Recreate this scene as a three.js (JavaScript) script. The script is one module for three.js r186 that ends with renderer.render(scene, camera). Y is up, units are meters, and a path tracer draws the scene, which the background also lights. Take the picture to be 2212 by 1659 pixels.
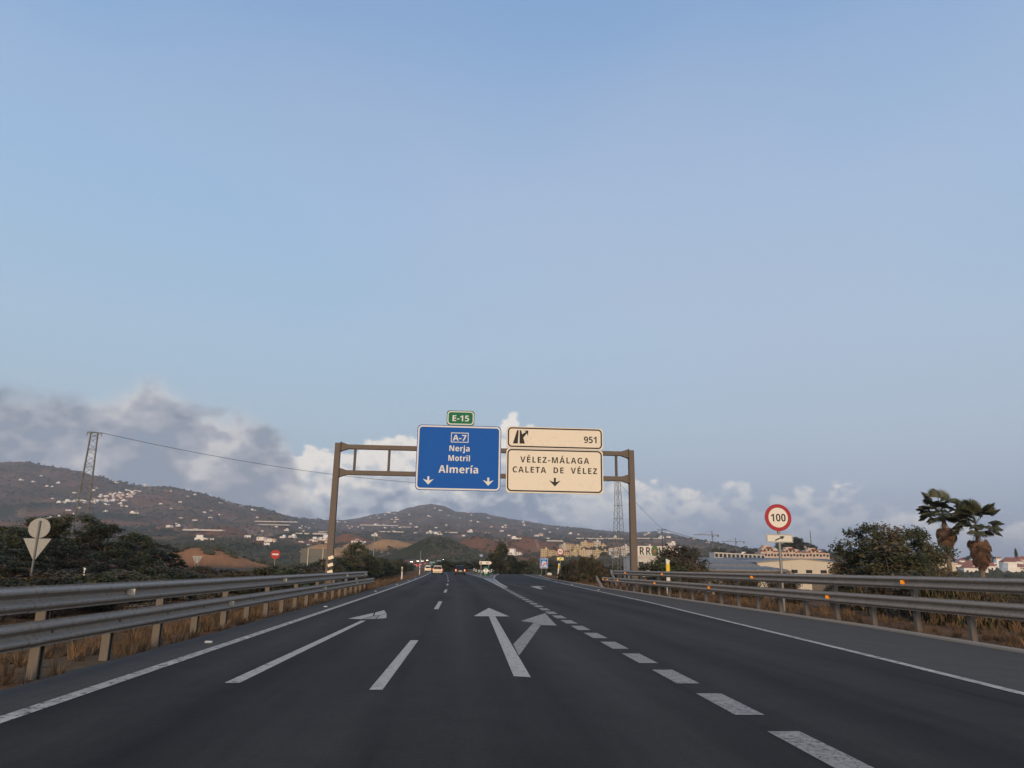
import * as THREE from 'three';
import { mergeGeometries } from 'three/addons/utils/BufferGeometryUtils.js';
import { createNoise2D } from 'simplex-noise';

// ---------------------------------------------------------------- camera, sky, sun, exposure
const CAM_H = 1.4, FPX = 1584, VW = 2212, VH = 1659;            // photograph measured on a 2212 x 1659 grid
const scene = new THREE.Scene();
const camera = new THREE.PerspectiveCamera(2 * Math.atan(VH / 2 / FPX) * 180 / Math.PI, 4 / 3, 0.2, 20000);
camera.rotation.order = 'YXZ';
camera.position.set(0, CAM_H, 0);
camera.rotation.set(14.09 * Math.PI / 180, -4.2 * Math.PI / 180, 0.8 * Math.PI / 180);
camera.updateMatrixWorld(true);
const renderer = new THREE.WebGLRenderer({ antialias: true });
renderer.toneMapping = THREE.LinearToneMapping;
renderer.toneMappingExposure = 1.0;
renderer.shadowMap.enabled = true;
renderer.setSize(1024, 768);

function rng(seed) { let a = seed >>> 0; return () => { a |= 0; a = a + 0x6D2B79F5 | 0; let t = Math.imul(a ^ a >>> 15, 1 | a); t = t + Math.imul(t ^ t >>> 7, 61 | t) ^ t; return ((t ^ t >>> 14) >>> 0) / 4294967296; }; }
const n2 = createNoise2D(rng(11)), n2b = createNoise2D(rng(77));
const fbm = (x, y, o = 4, f = n2) => { let s = 0, a = 0.5, t = 0; for (let i = 0; i < o; i++) { s += a * f(x, y); t += a; x = x * 2.03 + 17.1; y = y * 2.03 - 9.7; a *= 0.5; } return s / t; };
const clamp = (x, a = 0, b = 1) => Math.min(b, Math.max(a, x));
const sst = (a, b, x) => { const t = clamp((x - a) / (b - a)); return t * t * (3 - 2 * t); };
const lerp = (a, b, t) => a + (b - a) * t;
const tab = (T, x, k = 1) => { if (x <= T[0][0]) return T[0][k]; for (let i = 1; i < T.length; i++) if (x <= T[i][0]) return lerp(T[i - 1][k], T[i][k], (x - T[i - 1][0]) / (T[i][0] - T[i - 1][0])); return T[T.length - 1][k]; };
const D2R = Math.PI / 180;
const camM = new THREE.Matrix3().setFromMatrix4(camera.matrixWorld);
function ray(u, v) { return new THREE.Vector3((u - VW / 2) / FPX, -(v - VH / 2) / FPX, -1).applyMatrix3(camM); }
function at(u, v, depth) { const d = ray(u, v); return new THREE.Vector3(0, CAM_H, 0).addScaledVector(d, depth / -d.z); }   // the point that far down the road
function gnd(u, v, y = 0) { const d = ray(u, v); return new THREE.Vector3(0, CAM_H, 0).addScaledVector(d, (y - CAM_H) / d.y); }
function azel(u, v) { const d = ray(u, v).normalize(); return [Math.atan2(d.x, -d.z) / D2R, Math.asin(d.y) / D2R]; }

// sun: low, behind the camera and a little to the left
const SUN_AZ = 189 * D2R, SUN_EL = 13 * D2R;
const sunDir = new THREE.Vector3(Math.sin(SUN_AZ) * Math.cos(SUN_EL), Math.sin(SUN_EL), -Math.cos(SUN_AZ) * Math.cos(SUN_EL));
const sun = new THREE.DirectionalLight(new THREE.Color().setRGB(1, 0.71, 0.42), 2.7);
sun.position.copy(sunDir).multiplyScalar(300); sun.target.position.set(0, 0, -60);
sun.castShadow = true; sun.shadow.radius = 16; sun.shadow.mapSize.set(4096, 4096);
Object.assign(sun.shadow.camera, { left: -160, right: 160, top: 80, bottom: -80, near: 1, far: 900 });
scene.add(sun, sun.target);

const s2l = (c) => { c /= 255; return c <= 0.04045 ? c / 12.92 : ((c + 0.055) / 1.055) ** 2.4; };
const srgb = (r, g, b) => [s2l(r), s2l(g), s2l(b)];
{
  const SW = 4096, SH = 2048, data = new Float32Array(SW * SH * 4);
  const grad = [[-90, ...srgb(128, 124, 118)], [-3, ...srgb(150, 160, 172)], [0, ...srgb(160, 174, 192)], [5, ...srgb(172, 187, 203)], [10, ...srgb(176, 197, 214)], [17, ...srgb(171, 197, 221)], [27, ...srgb(158, 190, 224)], [40, ...srgb(134, 169, 212)], [60, ...srgb(112, 148, 198)], [90, ...srgb(98, 134, 188)]];
  const conv = (L) => L.map(([u, v]) => azel(u, v)).sort((a, b) => a[0] - b[0]);
  const grayTop = conv([[-260, 850], [-120, 838], [0, 836], [90, 838], [180, 850], [260, 830], [300, 806], [345, 800], [385, 828], [430, 862], [520, 872], [580, 900], [625, 940], [650, 1010], [680, 1120], [720, 1240]]);
  const whiteTop = conv([[-200, 1190], [330, 1180], [440, 1040], [500, 1000], [560, 985], [640, 966], [700, 954], [740, 966], [790, 950], [830, 928], [880, 926], [900, 938], [960, 948], [1040, 925], [1066, 912], [1085, 898], [1108, 893], [1130, 908], [1155, 922], [1190, 950], [1260, 1000], [1310, 1032], [1360, 1040], [1400, 1038], [1460, 1042], [1500, 1060], [1555, 1044], [1600, 1036], [1640, 1052], [1720, 1046], [1860, 1050], [1950, 1090], [2212, 1130], [2400, 1120]]);
  const edge = (T, az, out) => { const a = T[0][0], b = T[T.length - 1][0]; if (az < a) return lerp(T[0][1], out, sst(0, 25, a - az)); if (az > b) return lerp(T[T.length - 1][1], out, sst(0, 25, az - b)); return tab(T, az); };
  const gtop = srgb(212, 210, 210), gmid = srgb(172, 175, 186), gdark = srgb(136, 146, 162), haze = srgb(158, 172, 192);
  const wtop = srgb(246, 240, 233), wmid = srgb(200, 205, 212), wlow = srgb(140, 153, 175);
  const pink = srgb(188, 194, 214);
  const sunAzD = SUN_AZ / D2R;
  for (let j = 0; j < SH; j++) {
    const el = (j + 0.5) / SH * 180 - 90;
    for (let i = 0; i < SW; i++) {
      const th = ((i + 0.5) / SW - 0.5) * 2 * Math.PI;                   // atan2(z, x)
      let az = Math.atan2(Math.cos(th), -Math.sin(th)) / D2R;
      const ca = Math.cos(az * D2R), sa = Math.sin(az * D2R);
      const wx = sa * 57.3, wy = ca * 57.3;                             // seamless round the compass
      let r = tab(grad, el, 1), g = tab(grad, el, 2), b = tab(grad, el, 3);
      if (el > -4) {
        const da = Math.abs(((az - sunAzD + 540) % 360) - 180);
        const veil = clamp(fbm(wx * 0.012 + 3, wy * 0.012 + el * 0.02, 3, n2b) * 0.9 + 0.15 + 0.012 * clamp(az, -30, 40)) * sst(70, 30, el) * 0.42;
        r = lerp(r, pink[0], veil); g = lerp(g, pink[1], veil); b = lerp(b, pink[2], veil);
        const glow = Math.exp(-(da * da) / 3200 - el * el / 1100) * 0.85;  // evening light round the sun
        r += glow * 0.95; g += glow * 0.66; b += glow * 0.38;
        if (el < 30) {
          const X = wx + wy * 0.0, big = fbm(az * 0.11 + 40, el * 0.2 + 7, 4, n2b), fine = fbm(az * 0.42 + 5, el * 0.62 - 11, 6);
          const seam = sst(178, 160, Math.abs(az));                        // clouds thin out where the noise wraps, behind the camera
          // white cumulus
          const tW = edge(whiteTop, az, 4 + 2.5 * n2(az * 0.05, 9)) + (fine * 0.95 + big * 0.35) - 0.15;
          const wd = sst(0, 0.42, tW - el) * seam;
          const depthW = (tW - el) / 5.6 + fine * 0.5 - 0.22;
          let wr = lerp(lerp(wtop[0], wmid[0], sst(0.05, 0.55, depthW)), wlow[0], sst(0.45, 1.1, depthW));
          let wg = lerp(lerp(wtop[1], wmid[1], sst(0.05, 0.55, depthW)), wlow[1], sst(0.45, 1.1, depthW));
          let wb = lerp(lerp(wtop[2], wmid[2], sst(0.05, 0.55, depthW)), wlow[2], sst(0.45, 1.1, depthW));
          const hz = sst(7.5, 1.5, el + big * 1.2) * 0.7; r = lerp(r, haze[0], hz); g = lerp(g, haze[1], hz); b = lerp(b, haze[2], hz);
          const right = sst(5, 15, az);                                   // the clouds to the right are thinner and greyer
          const wa = wd * lerp(0.97, clamp(0.28 + 0.9 * fine + 0.5 * big, 0.0, 0.8), right);
          r = lerp(r, wr, wa); g = lerp(g, wg, wa); b = lerp(b, wb, wa);
          // grey bank on the left
          const tG = edge(grayTop, az, az > 0 ? -3 : 7 + 4 * n2(az * 0.04, 3)) + (fine * 0.5 + big * 1.0) + 0.2;
          const gd = sst(-0.3, 2.1, tG - el) * seam * 0.95;
          const sh = clamp(0.3 + 0.4 * fine + 0.8 * big + (tG - el) * 0.06);
          const m1 = sst(0.0, 0.5, sh), m2 = sst(0.45, 1, sh);
          r = lerp(r, lerp(lerp(gtop[0], gmid[0], m1), gdark[0], m2), gd);
          g = lerp(g, lerp(lerp(gtop[1], gmid[1], m1), gdark[1], m2), gd);
          b = lerp(b, lerp(lerp(gtop[2], gmid[2], m1), gdark[2], m2), gd);
        }
      }
      const k = (j * SW + i) * 4; data[k] = r; data[k + 1] = g; data[k + 2] = b; data[k + 3] = 1;
    }
  }
  const sky = new THREE.DataTexture(data, SW, SH, THREE.RGBAFormat, THREE.FloatType);
  sky.mapping = THREE.EquirectangularReflectionMapping; sky.magFilter = sky.minFilter = THREE.LinearFilter; sky.needsUpdate = true;
  scene.background = sky; scene.environment = sky;
}
scene.fog = new THREE.FogExp2(new THREE.Color().setRGB(0.62, 0.7, 0.82), 0.0001);

// ---------------------------------------------------------------- helpers
const taken = {};
function numbered(n) { const k = taken[n] = (taken[n] ?? -1) + 1; return k ? `${n}_${String(k).padStart(3, '0')}` : n; }
function shade(o) { o.traverse((m) => { if (m.isMesh) { m.castShadow = true; m.receiveShadow = true; } }); return o; }
function tag(o, label, category, group, kind) { o.userData.label = label; o.userData.category = category; if (group) o.userData.group = group; if (kind) o.userData.kind = kind; return o; }
function thing(name, label, category, p = [0, 0, 0], turn = 0, group) { const o = new THREE.Group(); o.name = numbered(name); o.position.set(...(p.isVector3 ? p.toArray() : p)); o.rotation.y = turn; tag(o, label, category, group); scene.add(o); return o; }
function part(name, geo, m, parent, p, rot) { const o = new THREE.Mesh(geo, m); o.name = name; o.castShadow = o.receiveShadow = true; if (p) o.position.set(...(p.isVector3 ? p.toArray() : p)); if (rot) o.rotation.set(...rot); parent.add(o); return o; }
function solo(name, geo, m, label, category, p, group) { const o = part(numbered(name), geo, m, scene, p); return tag(o, label, category, group); }
function struct(name, geo, m) { const o = part(name, geo, m, scene); o.userData.kind = 'structure'; return o; }
function copy(src, p, turn, scale, label, group) { const c = src.clone(); c.name = numbered(src.name.replace(/_\d{3}$/, '')); c.position.set(...(p.isVector3 ? p.toArray() : p)); c.rotation.y = turn; if (scale) (Array.isArray(scale) ? c.scale.set(...scale) : c.scale.setScalar(scale)); c.userData = { ...src.userData }; if (label) c.userData.label = label; if (group) c.userData.group = group; scene.add(c); return c; }
const mat = (c, rough = 0.8, o = {}) => { const m = new THREE.MeshStandardMaterial({ roughness: rough, ...o }); m.color.setRGB(...c); return m; };
const box = (w, h, d, x = 0, y = 0, z = 0) => new THREE.BoxGeometry(w, h, d).translate(x, y, z);
function bar(a, b, r, seg = 6, r2 = r) { const A = a.isVector3 ? a : new THREE.Vector3(...a), B = b.isVector3 ? b : new THREE.Vector3(...b), d = B.clone().sub(A), L = d.length(); const g = new THREE.CylinderGeometry(r2, r, L, seg); g.applyQuaternion(new THREE.Quaternion().setFromUnitVectors(new THREE.Vector3(0, 1, 0), d.normalize())); return g.translate((A.x + B.x) / 2, (A.y + B.y) / 2, (A.z + B.z) / 2); }
function chamferBox(w, h, d, c = 0.01) { const s = new THREE.Shape(); s.moveTo(-w / 2 + c, -h / 2 + c); s.lineTo(w / 2 - c, -h / 2 + c); s.lineTo(w / 2 - c, h / 2 - c); s.lineTo(-w / 2 + c, h / 2 - c); s.closePath(); return new THREE.ExtrudeGeometry(s, { depth: d - 2 * c, bevelEnabled: true, bevelSize: c, bevelThickness: c, bevelSegments: 1 }).translate(0, 0, -d / 2 + c); }
function roundRect(w, h, r) { const s = new THREE.Shape(), x = -w / 2, y = -h / 2; s.moveTo(x + r, y); s.lineTo(x + w - r, y); s.absarc(x + w - r, y + r, r, -Math.PI / 2, 0); s.lineTo(x + w, y + h - r); s.absarc(x + w - r, y + h - r, r, 0, Math.PI / 2); s.lineTo(x + r, y + h); s.absarc(x + r, y + h - r, r, Math.PI / 2, Math.PI); s.lineTo(x, y + r); s.absarc(x + r, y + r, r, Math.PI, 1.5 * Math.PI); return s; }
function poly(pts) { const s = new THREE.Shape(); pts.forEach(([x, y], i) => i ? s.lineTo(x, y) : s.moveTo(x, y)); s.closePath(); return s; }
const merge = (L) => mergeGeometries(L.map((g) => { const q = g.index ? g.toNonIndexed() : g; for (const k of Object.keys(q.attributes)) if (!['position', 'normal', 'uv'].includes(k)) q.deleteAttribute(k); return q; }));
const extr = (s, d, b = 0) => new THREE.ExtrudeGeometry(s, { depth: d, bevelEnabled: b > 0, bevelSize: b, bevelThickness: b, bevelSegments: 2, curveSegments: 20 });
function noiseTex(size, fn, col = true) { const d = new Uint8Array(size * size * 4); for (let j = 0; j < size; j++) for (let i = 0; i < size; i++) { const c = fn(i / size, j / size), k = (j * size + i) * 4; for (let q = 0; q < 3; q++) d[k + q] = clamp(Array.isArray(c) ? c[q] : c) * 255; d[k + 3] = 255; } const t = new THREE.DataTexture(d, size, size); t.wrapS = t.wrapT = THREE.RepeatWrapping; t.magFilter = THREE.LinearFilter; t.minFilter = THREE.LinearMipmapLinearFilter; t.generateMipmaps = true; if (col) t.colorSpace = THREE.SRGBColorSpace; t.needsUpdate = true; return t; }
// noise that tiles on the unit square
const tile = (u, v, f, o = 4) => { const a = fbm(u * f, v * f, o), b = fbm((u - 1) * f, v * f, o), c = fbm(u * f, (v - 1) * f, o), d = fbm((u - 1) * f, (v - 1) * f, o), su = sst(0, 1, u), sv = sst(0, 1, v); return lerp(lerp(a, b, su), lerp(c, d, su), sv); };
const rt = rng(5);
const grainTex = noiseTex(512, (u, v) => 0.80 + 0.12 * tile(u, v, 7, 3) + 0.16 * (rt() - 0.5) + 0.08 * tile(u, v, 60, 2));
const mottleTex = noiseTex(256, (u, v) => 0.88 + 0.10 * tile(u, v, 6, 5) + 0.05 * (rt() - 0.5));

// ---------------------------------------------------------------- terrain
const cx = (z) => 0.004 * z - z * z / 14000;                              // how far the road has swung at distance z
const yMain = (z) => z > 500 ? (z - 500) ** 2 * 4.4e-5 : 0;
const yRamp = (z) => z > 182 ? -((z - 182) ** 2) * 0.0016 : 0;
const edgeR = [[-60, 9.6], [9, 10.2], [20, 11.0], [60, 11.45], [113, 13.8], [150, 16.9], [181, 20.9], [225, 28], [265, 38], [300, 50]];
const lineR = [[-60, 4.6], [9, 7.01], [12.8, 7.33], [34, 8.83], [60, 10.03], [90, 11.5], [125, 13.4], [160, 15.4], [187, 17.1], [230, 22], [265, 30], [300, 41]];
const rampL = [[54, 3.78], [75, 4.35], [105, 5.4], [140, 7.6], [187, 11.1], [230, 16.5], [265, 24], [300, 35]];
const mainR = [[-60, 2.6], [9, 3.12], [20, 3.25], [40, 3.5], [54, 3.72], [103, 4.2], [190, 3.4], [260, 2.0], [330, -1.5], [450, -9.6], [1000, cx(1000) + 3.3]];
const SKY = [[-400, 1015, 4500], [0, 998, 4500], [50, 996, 4500], [100, 1004, 4450], [170, 1015, 4300], [240, 1036, 4200], [300, 1048, 4100], [370, 1051, 4000], [440, 1065, 4000], [500, 1085, 4000], [560, 1096, 4000], [600, 1107, 4100], [640, 1118, 4500], [690, 1121, 5400], [740, 1123, 6300], [780, 1118, 6300], [800, 1112, 6100], [860, 1103, 6000], [900, 1092, 5900], [930, 1088, 5800], [960, 1092, 5800], [985, 1105, 5800], [1040, 1107, 5700], [1100, 1120, 5600], [1150, 1128, 5600], [1200, 1136, 5600], [1260, 1140, 5700], [1310, 1146, 6000], [1370, 1150, 6600], [1415, 1147, 6800], [1450, 1152, 6600], [1490, 1163, 6000], [1530, 1174, 5000], [1600, 1187, 3600], [1700, 1196, 2300], [1800, 1200, 1900], [2000, 1207, 1700], [2212, 1214, 1700], [2700, 1225, 1700]].map(([u, v, D]) => { const [a, e] = azel(u, v); return [a, CAM_H + D * Math.tan(e * D2R), D]; });
const FLOOR = [[0, 0], [250, -2], [450, -1.5], [700, 3], [1000, 10], [1500, 26], [2200, 58], [3000, 100]];
const knoll = ([u, v, depth, hw, kind, dz = 1]) => { const p = at(u, v, depth); return { x: p.x, z: depth, y: p.y, w: hw / FPX * depth, wz: hw / FPX * depth * dz, kind }; };
const KNOLLS = [[440, 1180, 420, 125, 'orange'], [491, 1138, 1800, 62, 'red'], [371, 1131, 2000, 42, 'red'], [300, 1082, 3300, 60, 'red'], [753, 1152, 1700, 50, 'red'], [838, 1165, 1260, 58, 'gold'], [700, 1176, 1180, 55, 'gold'], [770, 1172, 1230, 50, 'gold'], [945, 1162, 1050, 62, 'orch'], [1029, 1158, 1450, 60, 'red'], [1010, 1180, 900, 70, 'orch'], [1130, 1158, 1600, 60, 'red'], [1085, 1172, 1150, 60, 'red'], [1290, 1184, 1150, 130, 'scrub'], [1430, 1192, 1100, 100, 'scrub'], [590, 1108, 3000, 40, 'scrub'], [560, 1165, 1250, 60, 'red'], [1720, 1194, 620, 120, 'red'], [640, 1150, 1900, 60, 'orch'], [240, 1110, 2600, 60, 'orch']]  .map(knoll);
{ const rk = rng(606); for (let k = 0; k < 34; k++) { const a = (-31 + 44 * rk()) * D2R, d = 1300 + 1800 * rk(), x = Math.sin(a) * d, z = Math.cos(a) * d; if (z < 1100 && Math.abs(x + z * z / 14000) < 120) continue; const w = 45 + 110 * rk(); KNOLLS.push({ x, z, w, wz: w * (0.7 + 0.8 * rk()), y: tab(FLOOR, d) + (0.06 + 0.1 * rk()) * w, kind: ['red', 'orch', 'red', 'scrub', 'gold', 'orch'][k % 6] }); } }
const shoulderR = (z) => tab(edgeR, z);
function terrain(x, zc) {                                                  // zc: distance down the road (minus z)
  const d = Math.hypot(x, zc), az = Math.atan2(x, zc) / D2R;
  const hc = tab(SKY, az, 1), D = tab(SKY, az, 2), b0 = Math.min(3000, D * 0.6);
  let h, kind = 0;
  if (d < b0) h = tab(FLOOR, d); else if (d < D) { const s = (d - b0) / (D - b0); h = lerp(tab(FLOOR, b0), hc, Math.pow(s, 1.15)) ; } else h = Math.max(20, hc - (d - D) * 0.22);
  const s = clamp((d - 600) / (D - 600)), rough = Math.sin(Math.PI * Math.min(s, 1)) * Math.min(60, hc * 0.14);
  if (d > 500) { const rdg = 1 - 2 * Math.abs(fbm(x * 0.00075 + 2, zc * 0.00075, 4)); h += rough * (rdg - 0.35) + fbm(x * 0.006, zc * 0.006, 4) * 5 * sst(500, 1500, d) + n2(x * 0.02, zc * 0.02) * 1.2 * sst(600, 1200, d); }
  let top = -1e9, best = null, bw = 0;
  for (const k of KNOLLS) { const q = ((x - k.x) / k.w) ** 2 + ((zc - k.z) / k.wz) ** 2; if (q > 6) continue; const w = Math.exp(-q * 0.9), f = lerp(h, k.y, w) + fbm(x * 0.01, zc * 0.01, 3) * 0.04 * k.w * w; if (w > 0.02 && f > top) { top = f; best = k; bw = w; } }
  if (best && top > h) h = top;
  // the road corridor
  const lat = x - cx(zc);
  if (zc < 1100 && zc > -400) {
    const eR = (zc < 300 ? Math.max(shoulderR(zc), cx(zc) + 6) : cx(zc) + 6) + 1.2, yr = yMain(zc) - 0.07;
    const ramp = zc > 182 && zc < 300 ? yRamp(zc) - 0.1 : yr;
    let side;
    if (x > eR) side = lerp(zc < 300 && zc > 182 ? ramp : yr, -5.6, 0.3 * sst(0, 20, x - eR) + 0.7 * sst(24, 85, x - eR)) + fbm(x * 0.07, zc * 0.07, 3) * 0.5 * sst(2, 10, x - eR);
    else if (lat < -5.3) { const q = -5.3 - lat; side = yr - 0.25 * sst(0.2, 3, q) + 0.2 * sst(9, 13, q) + fbm(x * 0.2, zc * 0.2, 3) * 0.12 * sst(0.3, 2, q) * (1 - sst(11, 13, q) * (1 - sst(27, 30, q))); }
    else if (zc > 182 && zc < 300 && x > tab(rampL, zc) - 3) side = lerp(yr, ramp, sst(0, 3, x - tab(rampL, zc) + 3));
    else side = yr;
    const reachL = 48, reachR = 70, out = lat < 0 ? sst(reachL, reachL + 90, -lat) : sst(reachR, reachR + 120, x - eR);
    const far = zc > 0 ? sst(700, 1050, zc) : sst(200, 400, -zc);
    h = lerp(side, h, Math.max(out, far));
  }
  return { h, best, bw, d, az };
}
const hAt = (x, zc) => terrain(x, zc).h;
function hit(u, v, d0 = 150) { const r = ray(u, v).normalize(); let t = d0; for (let i = 0; i < 900; i++) { const y = CAM_H + r.y * t; if (y <= hAt(r.x * t, -r.z * t)) return new THREE.Vector3(r.x * t, hAt(r.x * t, -r.z * t), r.z * t); t *= 1.006; if (t > 7500) return null; } return null; }
{
  const pos = [], col = [], uv = [], idx = [];
  const azs = []; for (let a = -180; a < 180;) { azs.push(a); a += (a > -36 && a < 46) ? 0.1 : 2; }
  azs.push(180);
  const rings = [0.4]; for (let d = 2.5; d < 9000; d *= d < 500 ? 1.035 : 1.015) rings.push(d); rings.push(9000, 14000);
  const red = [0.15, 0.085, 0.055], orange = [0.29, 0.155, 0.082], gold = [0.33, 0.215, 0.115], orch = [0.03, 0.04, 0.019], scrub = [0.09, 0.072, 0.048], tan = [0.165, 0.12, 0.083], dry = [0.15, 0.088, 0.046], dark = [0.028, 0.032, 0.019];
  const mix3 = (a, b, t) => [lerp(a[0], b[0], t), lerp(a[1], b[1], t), lerp(a[2], b[2], t)];
  function cell(x, y) { let bd = 1e9, id = 0; const i = Math.floor(x), j = Math.floor(y); for (let p = -1; p <= 1; p++) for (let q = -1; q <= 1; q++) { const hx = Math.sin((i + p) * 127.1 + (j + q) * 311.7) * 43758.5453, hy = Math.sin((i + p) * 269.5 + (j + q) * 183.3) * 24634.633; const fx = i + p + hx - Math.floor(hx), fy = j + q + hy - Math.floor(hy), dd = (fx - x) ** 2 + (fy - y) ** 2; if (dd < bd) { bd = dd; id = hx - Math.floor(hx); } } return id; }
  for (const d of rings) for (const a of azs) {
    const x = Math.sin(a * D2R) * d, zc = Math.cos(a * D2R) * d, T = terrain(x, zc);
    pos.push(x, d > 9000 ? -30 : T.h, -zc);
    uv.push(x / 3, zc / 3);
    let c;
    const wob = fbm(x * 0.004, zc * 0.004, 3) * 0.9, id = cell(x * 0.0055 + wob, zc * 0.0042 + wob);
    const field = id < 0.26 ? orch : id < 0.48 ? scrub : id < 0.74 ? red : id < 0.83 ? dark : tan;
    const wild = mix3(scrub, red, sst(-0.15, 0.5, fbm(x * 0.0022, zc * 0.0022, 5)));
    c = mix3(mix3(field, wild, 0.15), mix3(mix3(wild, field, 0.4), dark, 0.1 + 0.4 * fbm(x * 0.003 + 9, zc * 0.003, 4)), sst(2400, 3600, T.d));
    if (T.d < 620) { const gN = fbm(x * 0.09, zc * 0.09, 4); c = mix3(mix3(dry, [0.105, 0.054, 0.031], 0.5 + 0.6 * gN), scrub, sst(0.0, 0.5, fbm(x * 0.05 + 8, zc * 0.05, 4))); if (T.d > 380) c = mix3(c, field, sst(380, 620, T.d)); }
    if (T.best && T.bw > 0.05) { const kc = { red, orange, gold, orch, scrub }[T.best.kind]; c = mix3(c, kc, sst(0.08, 0.4, T.bw + fbm(x * 0.008, zc * 0.008, 3) * 0.15)); }
    if (T.d > 700 && !(T.best && T.bw > 0.3 && T.best.kind === 'orch')) c = mix3(c, [0.3, 0.22, 0.15], 0.75 * sst(0.028, 0.008, Math.abs(n2(x * 0.0021 + 30, zc * 0.0021))) * sst(-0.3, 0.1, n2b(x * 0.001, zc * 0.001)));
    const sp = 1 + 0.22 * fbm(x * 0.05, zc * 0.05, 3) + 0.12 * n2(x * 0.3, zc * 0.3);
    col.push(c[0] * sp, c[1] * sp, c[2] * sp);
  }
  const A = azs.length;
  for (let i = 0; i + 1 < rings.length; i++) for (let j = 0; j + 1 < A; j++) { const p = i * A + j; idx.push(p, p + 1, p + A, p + 1, p + A + 1, p + A); }
  const g = new THREE.BufferGeometry(); g.setAttribute('position', new THREE.Float32BufferAttribute(pos, 3)); g.setAttribute('color', new THREE.Float32BufferAttribute(col, 3)); g.setAttribute('uv', new THREE.Float32BufferAttribute(uv, 2)); g.setIndex(idx); g.computeVertexNormals();
  struct('terrain', g, new THREE.MeshPhysicalMaterial({ color: new THREE.Color().setRGB(2.2, 1.86, 1.48), roughness: 1, specularIntensity: 0.15, vertexColors: true, map: grainTex }));
}
console.log('terrain done');

// ---------------------------------------------------------------- roads
function ribbon(fl, fr, z0, z1, step, fy, lift = 0, across = 1) {
  const pos = [], uv = [], idx = []; let n = 0;
  for (let z = z0; ; z += step * (z > 120 ? 4 : 1)) { const zz = Math.min(z, z1), l = fl(zz), r = fr(zz); for (let q = 0; q <= across; q++) { const x = lerp(l, r, q / across); pos.push(x, fy(zz) + lift, -zz); uv.push(x / 4, zz / 4); } n++; if (zz >= z1) break; }
  const w = across + 1;
  for (let i = 0; i + 1 < n; i++) for (let q = 0; q < across; q++) { const a = i * w + q; idx.push(a, a + 1, a + w, a + 1, a + w + 1, a + w); }
  const g = new THREE.BufferGeometry(); g.setAttribute('position', new THREE.Float32BufferAttribute(pos, 3)); g.setAttribute('uv', new THREE.Float32BufferAttribute(uv, 2)); g.setIndex(idx); g.computeVertexNormals(); return g;
}
const ra = rng(21);
// asphalt: stone grain, plus long rubber-dark wheel tracks and pale aggregate streaks running with the lanes
const asphaltTex = noiseTex(1024, (u, v) => { const streak = tile(u, v * 0.0 + 0.3, 9, 4) * 0.05 + 0.035 * fbm(u * 14, v * 1.5, 3) * Math.sin(Math.PI * v) ** 0.5, g = 0.3 * (ra() - 0.5), patch = 0.07 * tile(u, v, 4, 4) + 0.07 * tile(u, v, 40, 3); const b = 0.82 + streak + g + patch; return [b, b, b]; });
const asphaltBump = noiseTex(512, () => 0.5 + 0.5 * (ra() - 0.5), false);
const Mroad = new THREE.MeshPhysicalMaterial({ roughness: 0.95, specularIntensity: 0.5, color: new THREE.Color().setRGB(0.061, 0.05, 0.04), vertexColors: true, map: asphaltTex, bumpMap: asphaltBump, bumpScale: 0.002 });
const Mshoulder = mat([0.112, 0.09, 0.068], 0.97, { map: asphaltTex, bumpMap: asphaltBump, bumpScale: 0.003 });
const paintTex = noiseTex(512, (u, v) => 0.86 + 0.2 * tile(u, v, 9, 5) - 0.5 * sst(0.24, 0.42, tile(u, v, 26, 4)) - 0.3 * sst(0.3, 0.5, tile(u, v, 5, 5)) + 0.12 * (ra() - 0.5));
const Mpaint = mat([0.74, 0.63, 0.49], 0.75, { map: paintTex });
const Mpaint2 = mat([0.5, 0.43, 0.34], 0.8, { map: paintTex });
// tyre-polished tracks, the darker oily strip between them, paving seams and patchy wear, as tones of the asphalt itself
function wear(g, zmax) { const p = g.attributes.position, c = new Float32Array(p.count * 3); for (let i = 0; i < p.count; i++) { const z = -p.getZ(i), lat = p.getX(i) - cx(z), lane = ((lat + 4.16) / 3.45 % 1 + 1) % 1, tr = Math.exp(-(((lane - 0.24) / 0.1) ** 2)) + Math.exp(-(((lane - 0.76) / 0.1) ** 2)), oil = Math.exp(-(((lane - 0.5) / 0.09) ** 2)), seam = Math.exp(-(((lane - 0.02) / 0.018) ** 2)); const n = fbm(lat * 0.9, z * 0.035, 4), k = 1.02 + 0.42 * (tr - 0.45) * (0.7 + n) - 0.3 * oil * (0.7 + 0.8 * n) - 0.3 * seam + 0.36 * fbm(lat * 0.35 + 4, z * 0.06, 3) + 0.06 * n2(lat * 3, z * 0.5); c.set([k, k, k], i * 3); } g.setAttribute('color', new THREE.BufferAttribute(c, 3)); return g; }
const leftEdge = (z) => -4.16 + cx(z), leftPave = (z) => -5.02 + cx(z) - 0.15 * sst(60, 120, z);
const road = struct('road', wear(ribbon(leftEdge, (z) => z < 54 ? tab(lineR, z) : tab(mainR, z), -60, 1050, 0.8, yMain, 0, 90)), Mroad);
const ramp = struct('exit_ramp', wear(ribbon((z) => tab(rampL, z), (z) => tab(lineR, z), 54, 292, 1.5, yRamp, 0.0, 20)), Mroad);
const shL = struct('road_shoulder', ribbon(leftPave, leftEdge, -60, 1050, 2, yMain), Mshoulder);
const shR = struct('road_shoulder_001', ribbon((z) => tab(lineR, z), (z) => tab(edgeR, z), -60, 292, 1.5, yRamp), Mshoulder);
struct('road_shoulder_002', ribbon((z) => tab(mainR, z), (z) => tab(mainR, z) + 2.6, 150, 1050, 3, yMain), Mshoulder);
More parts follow.
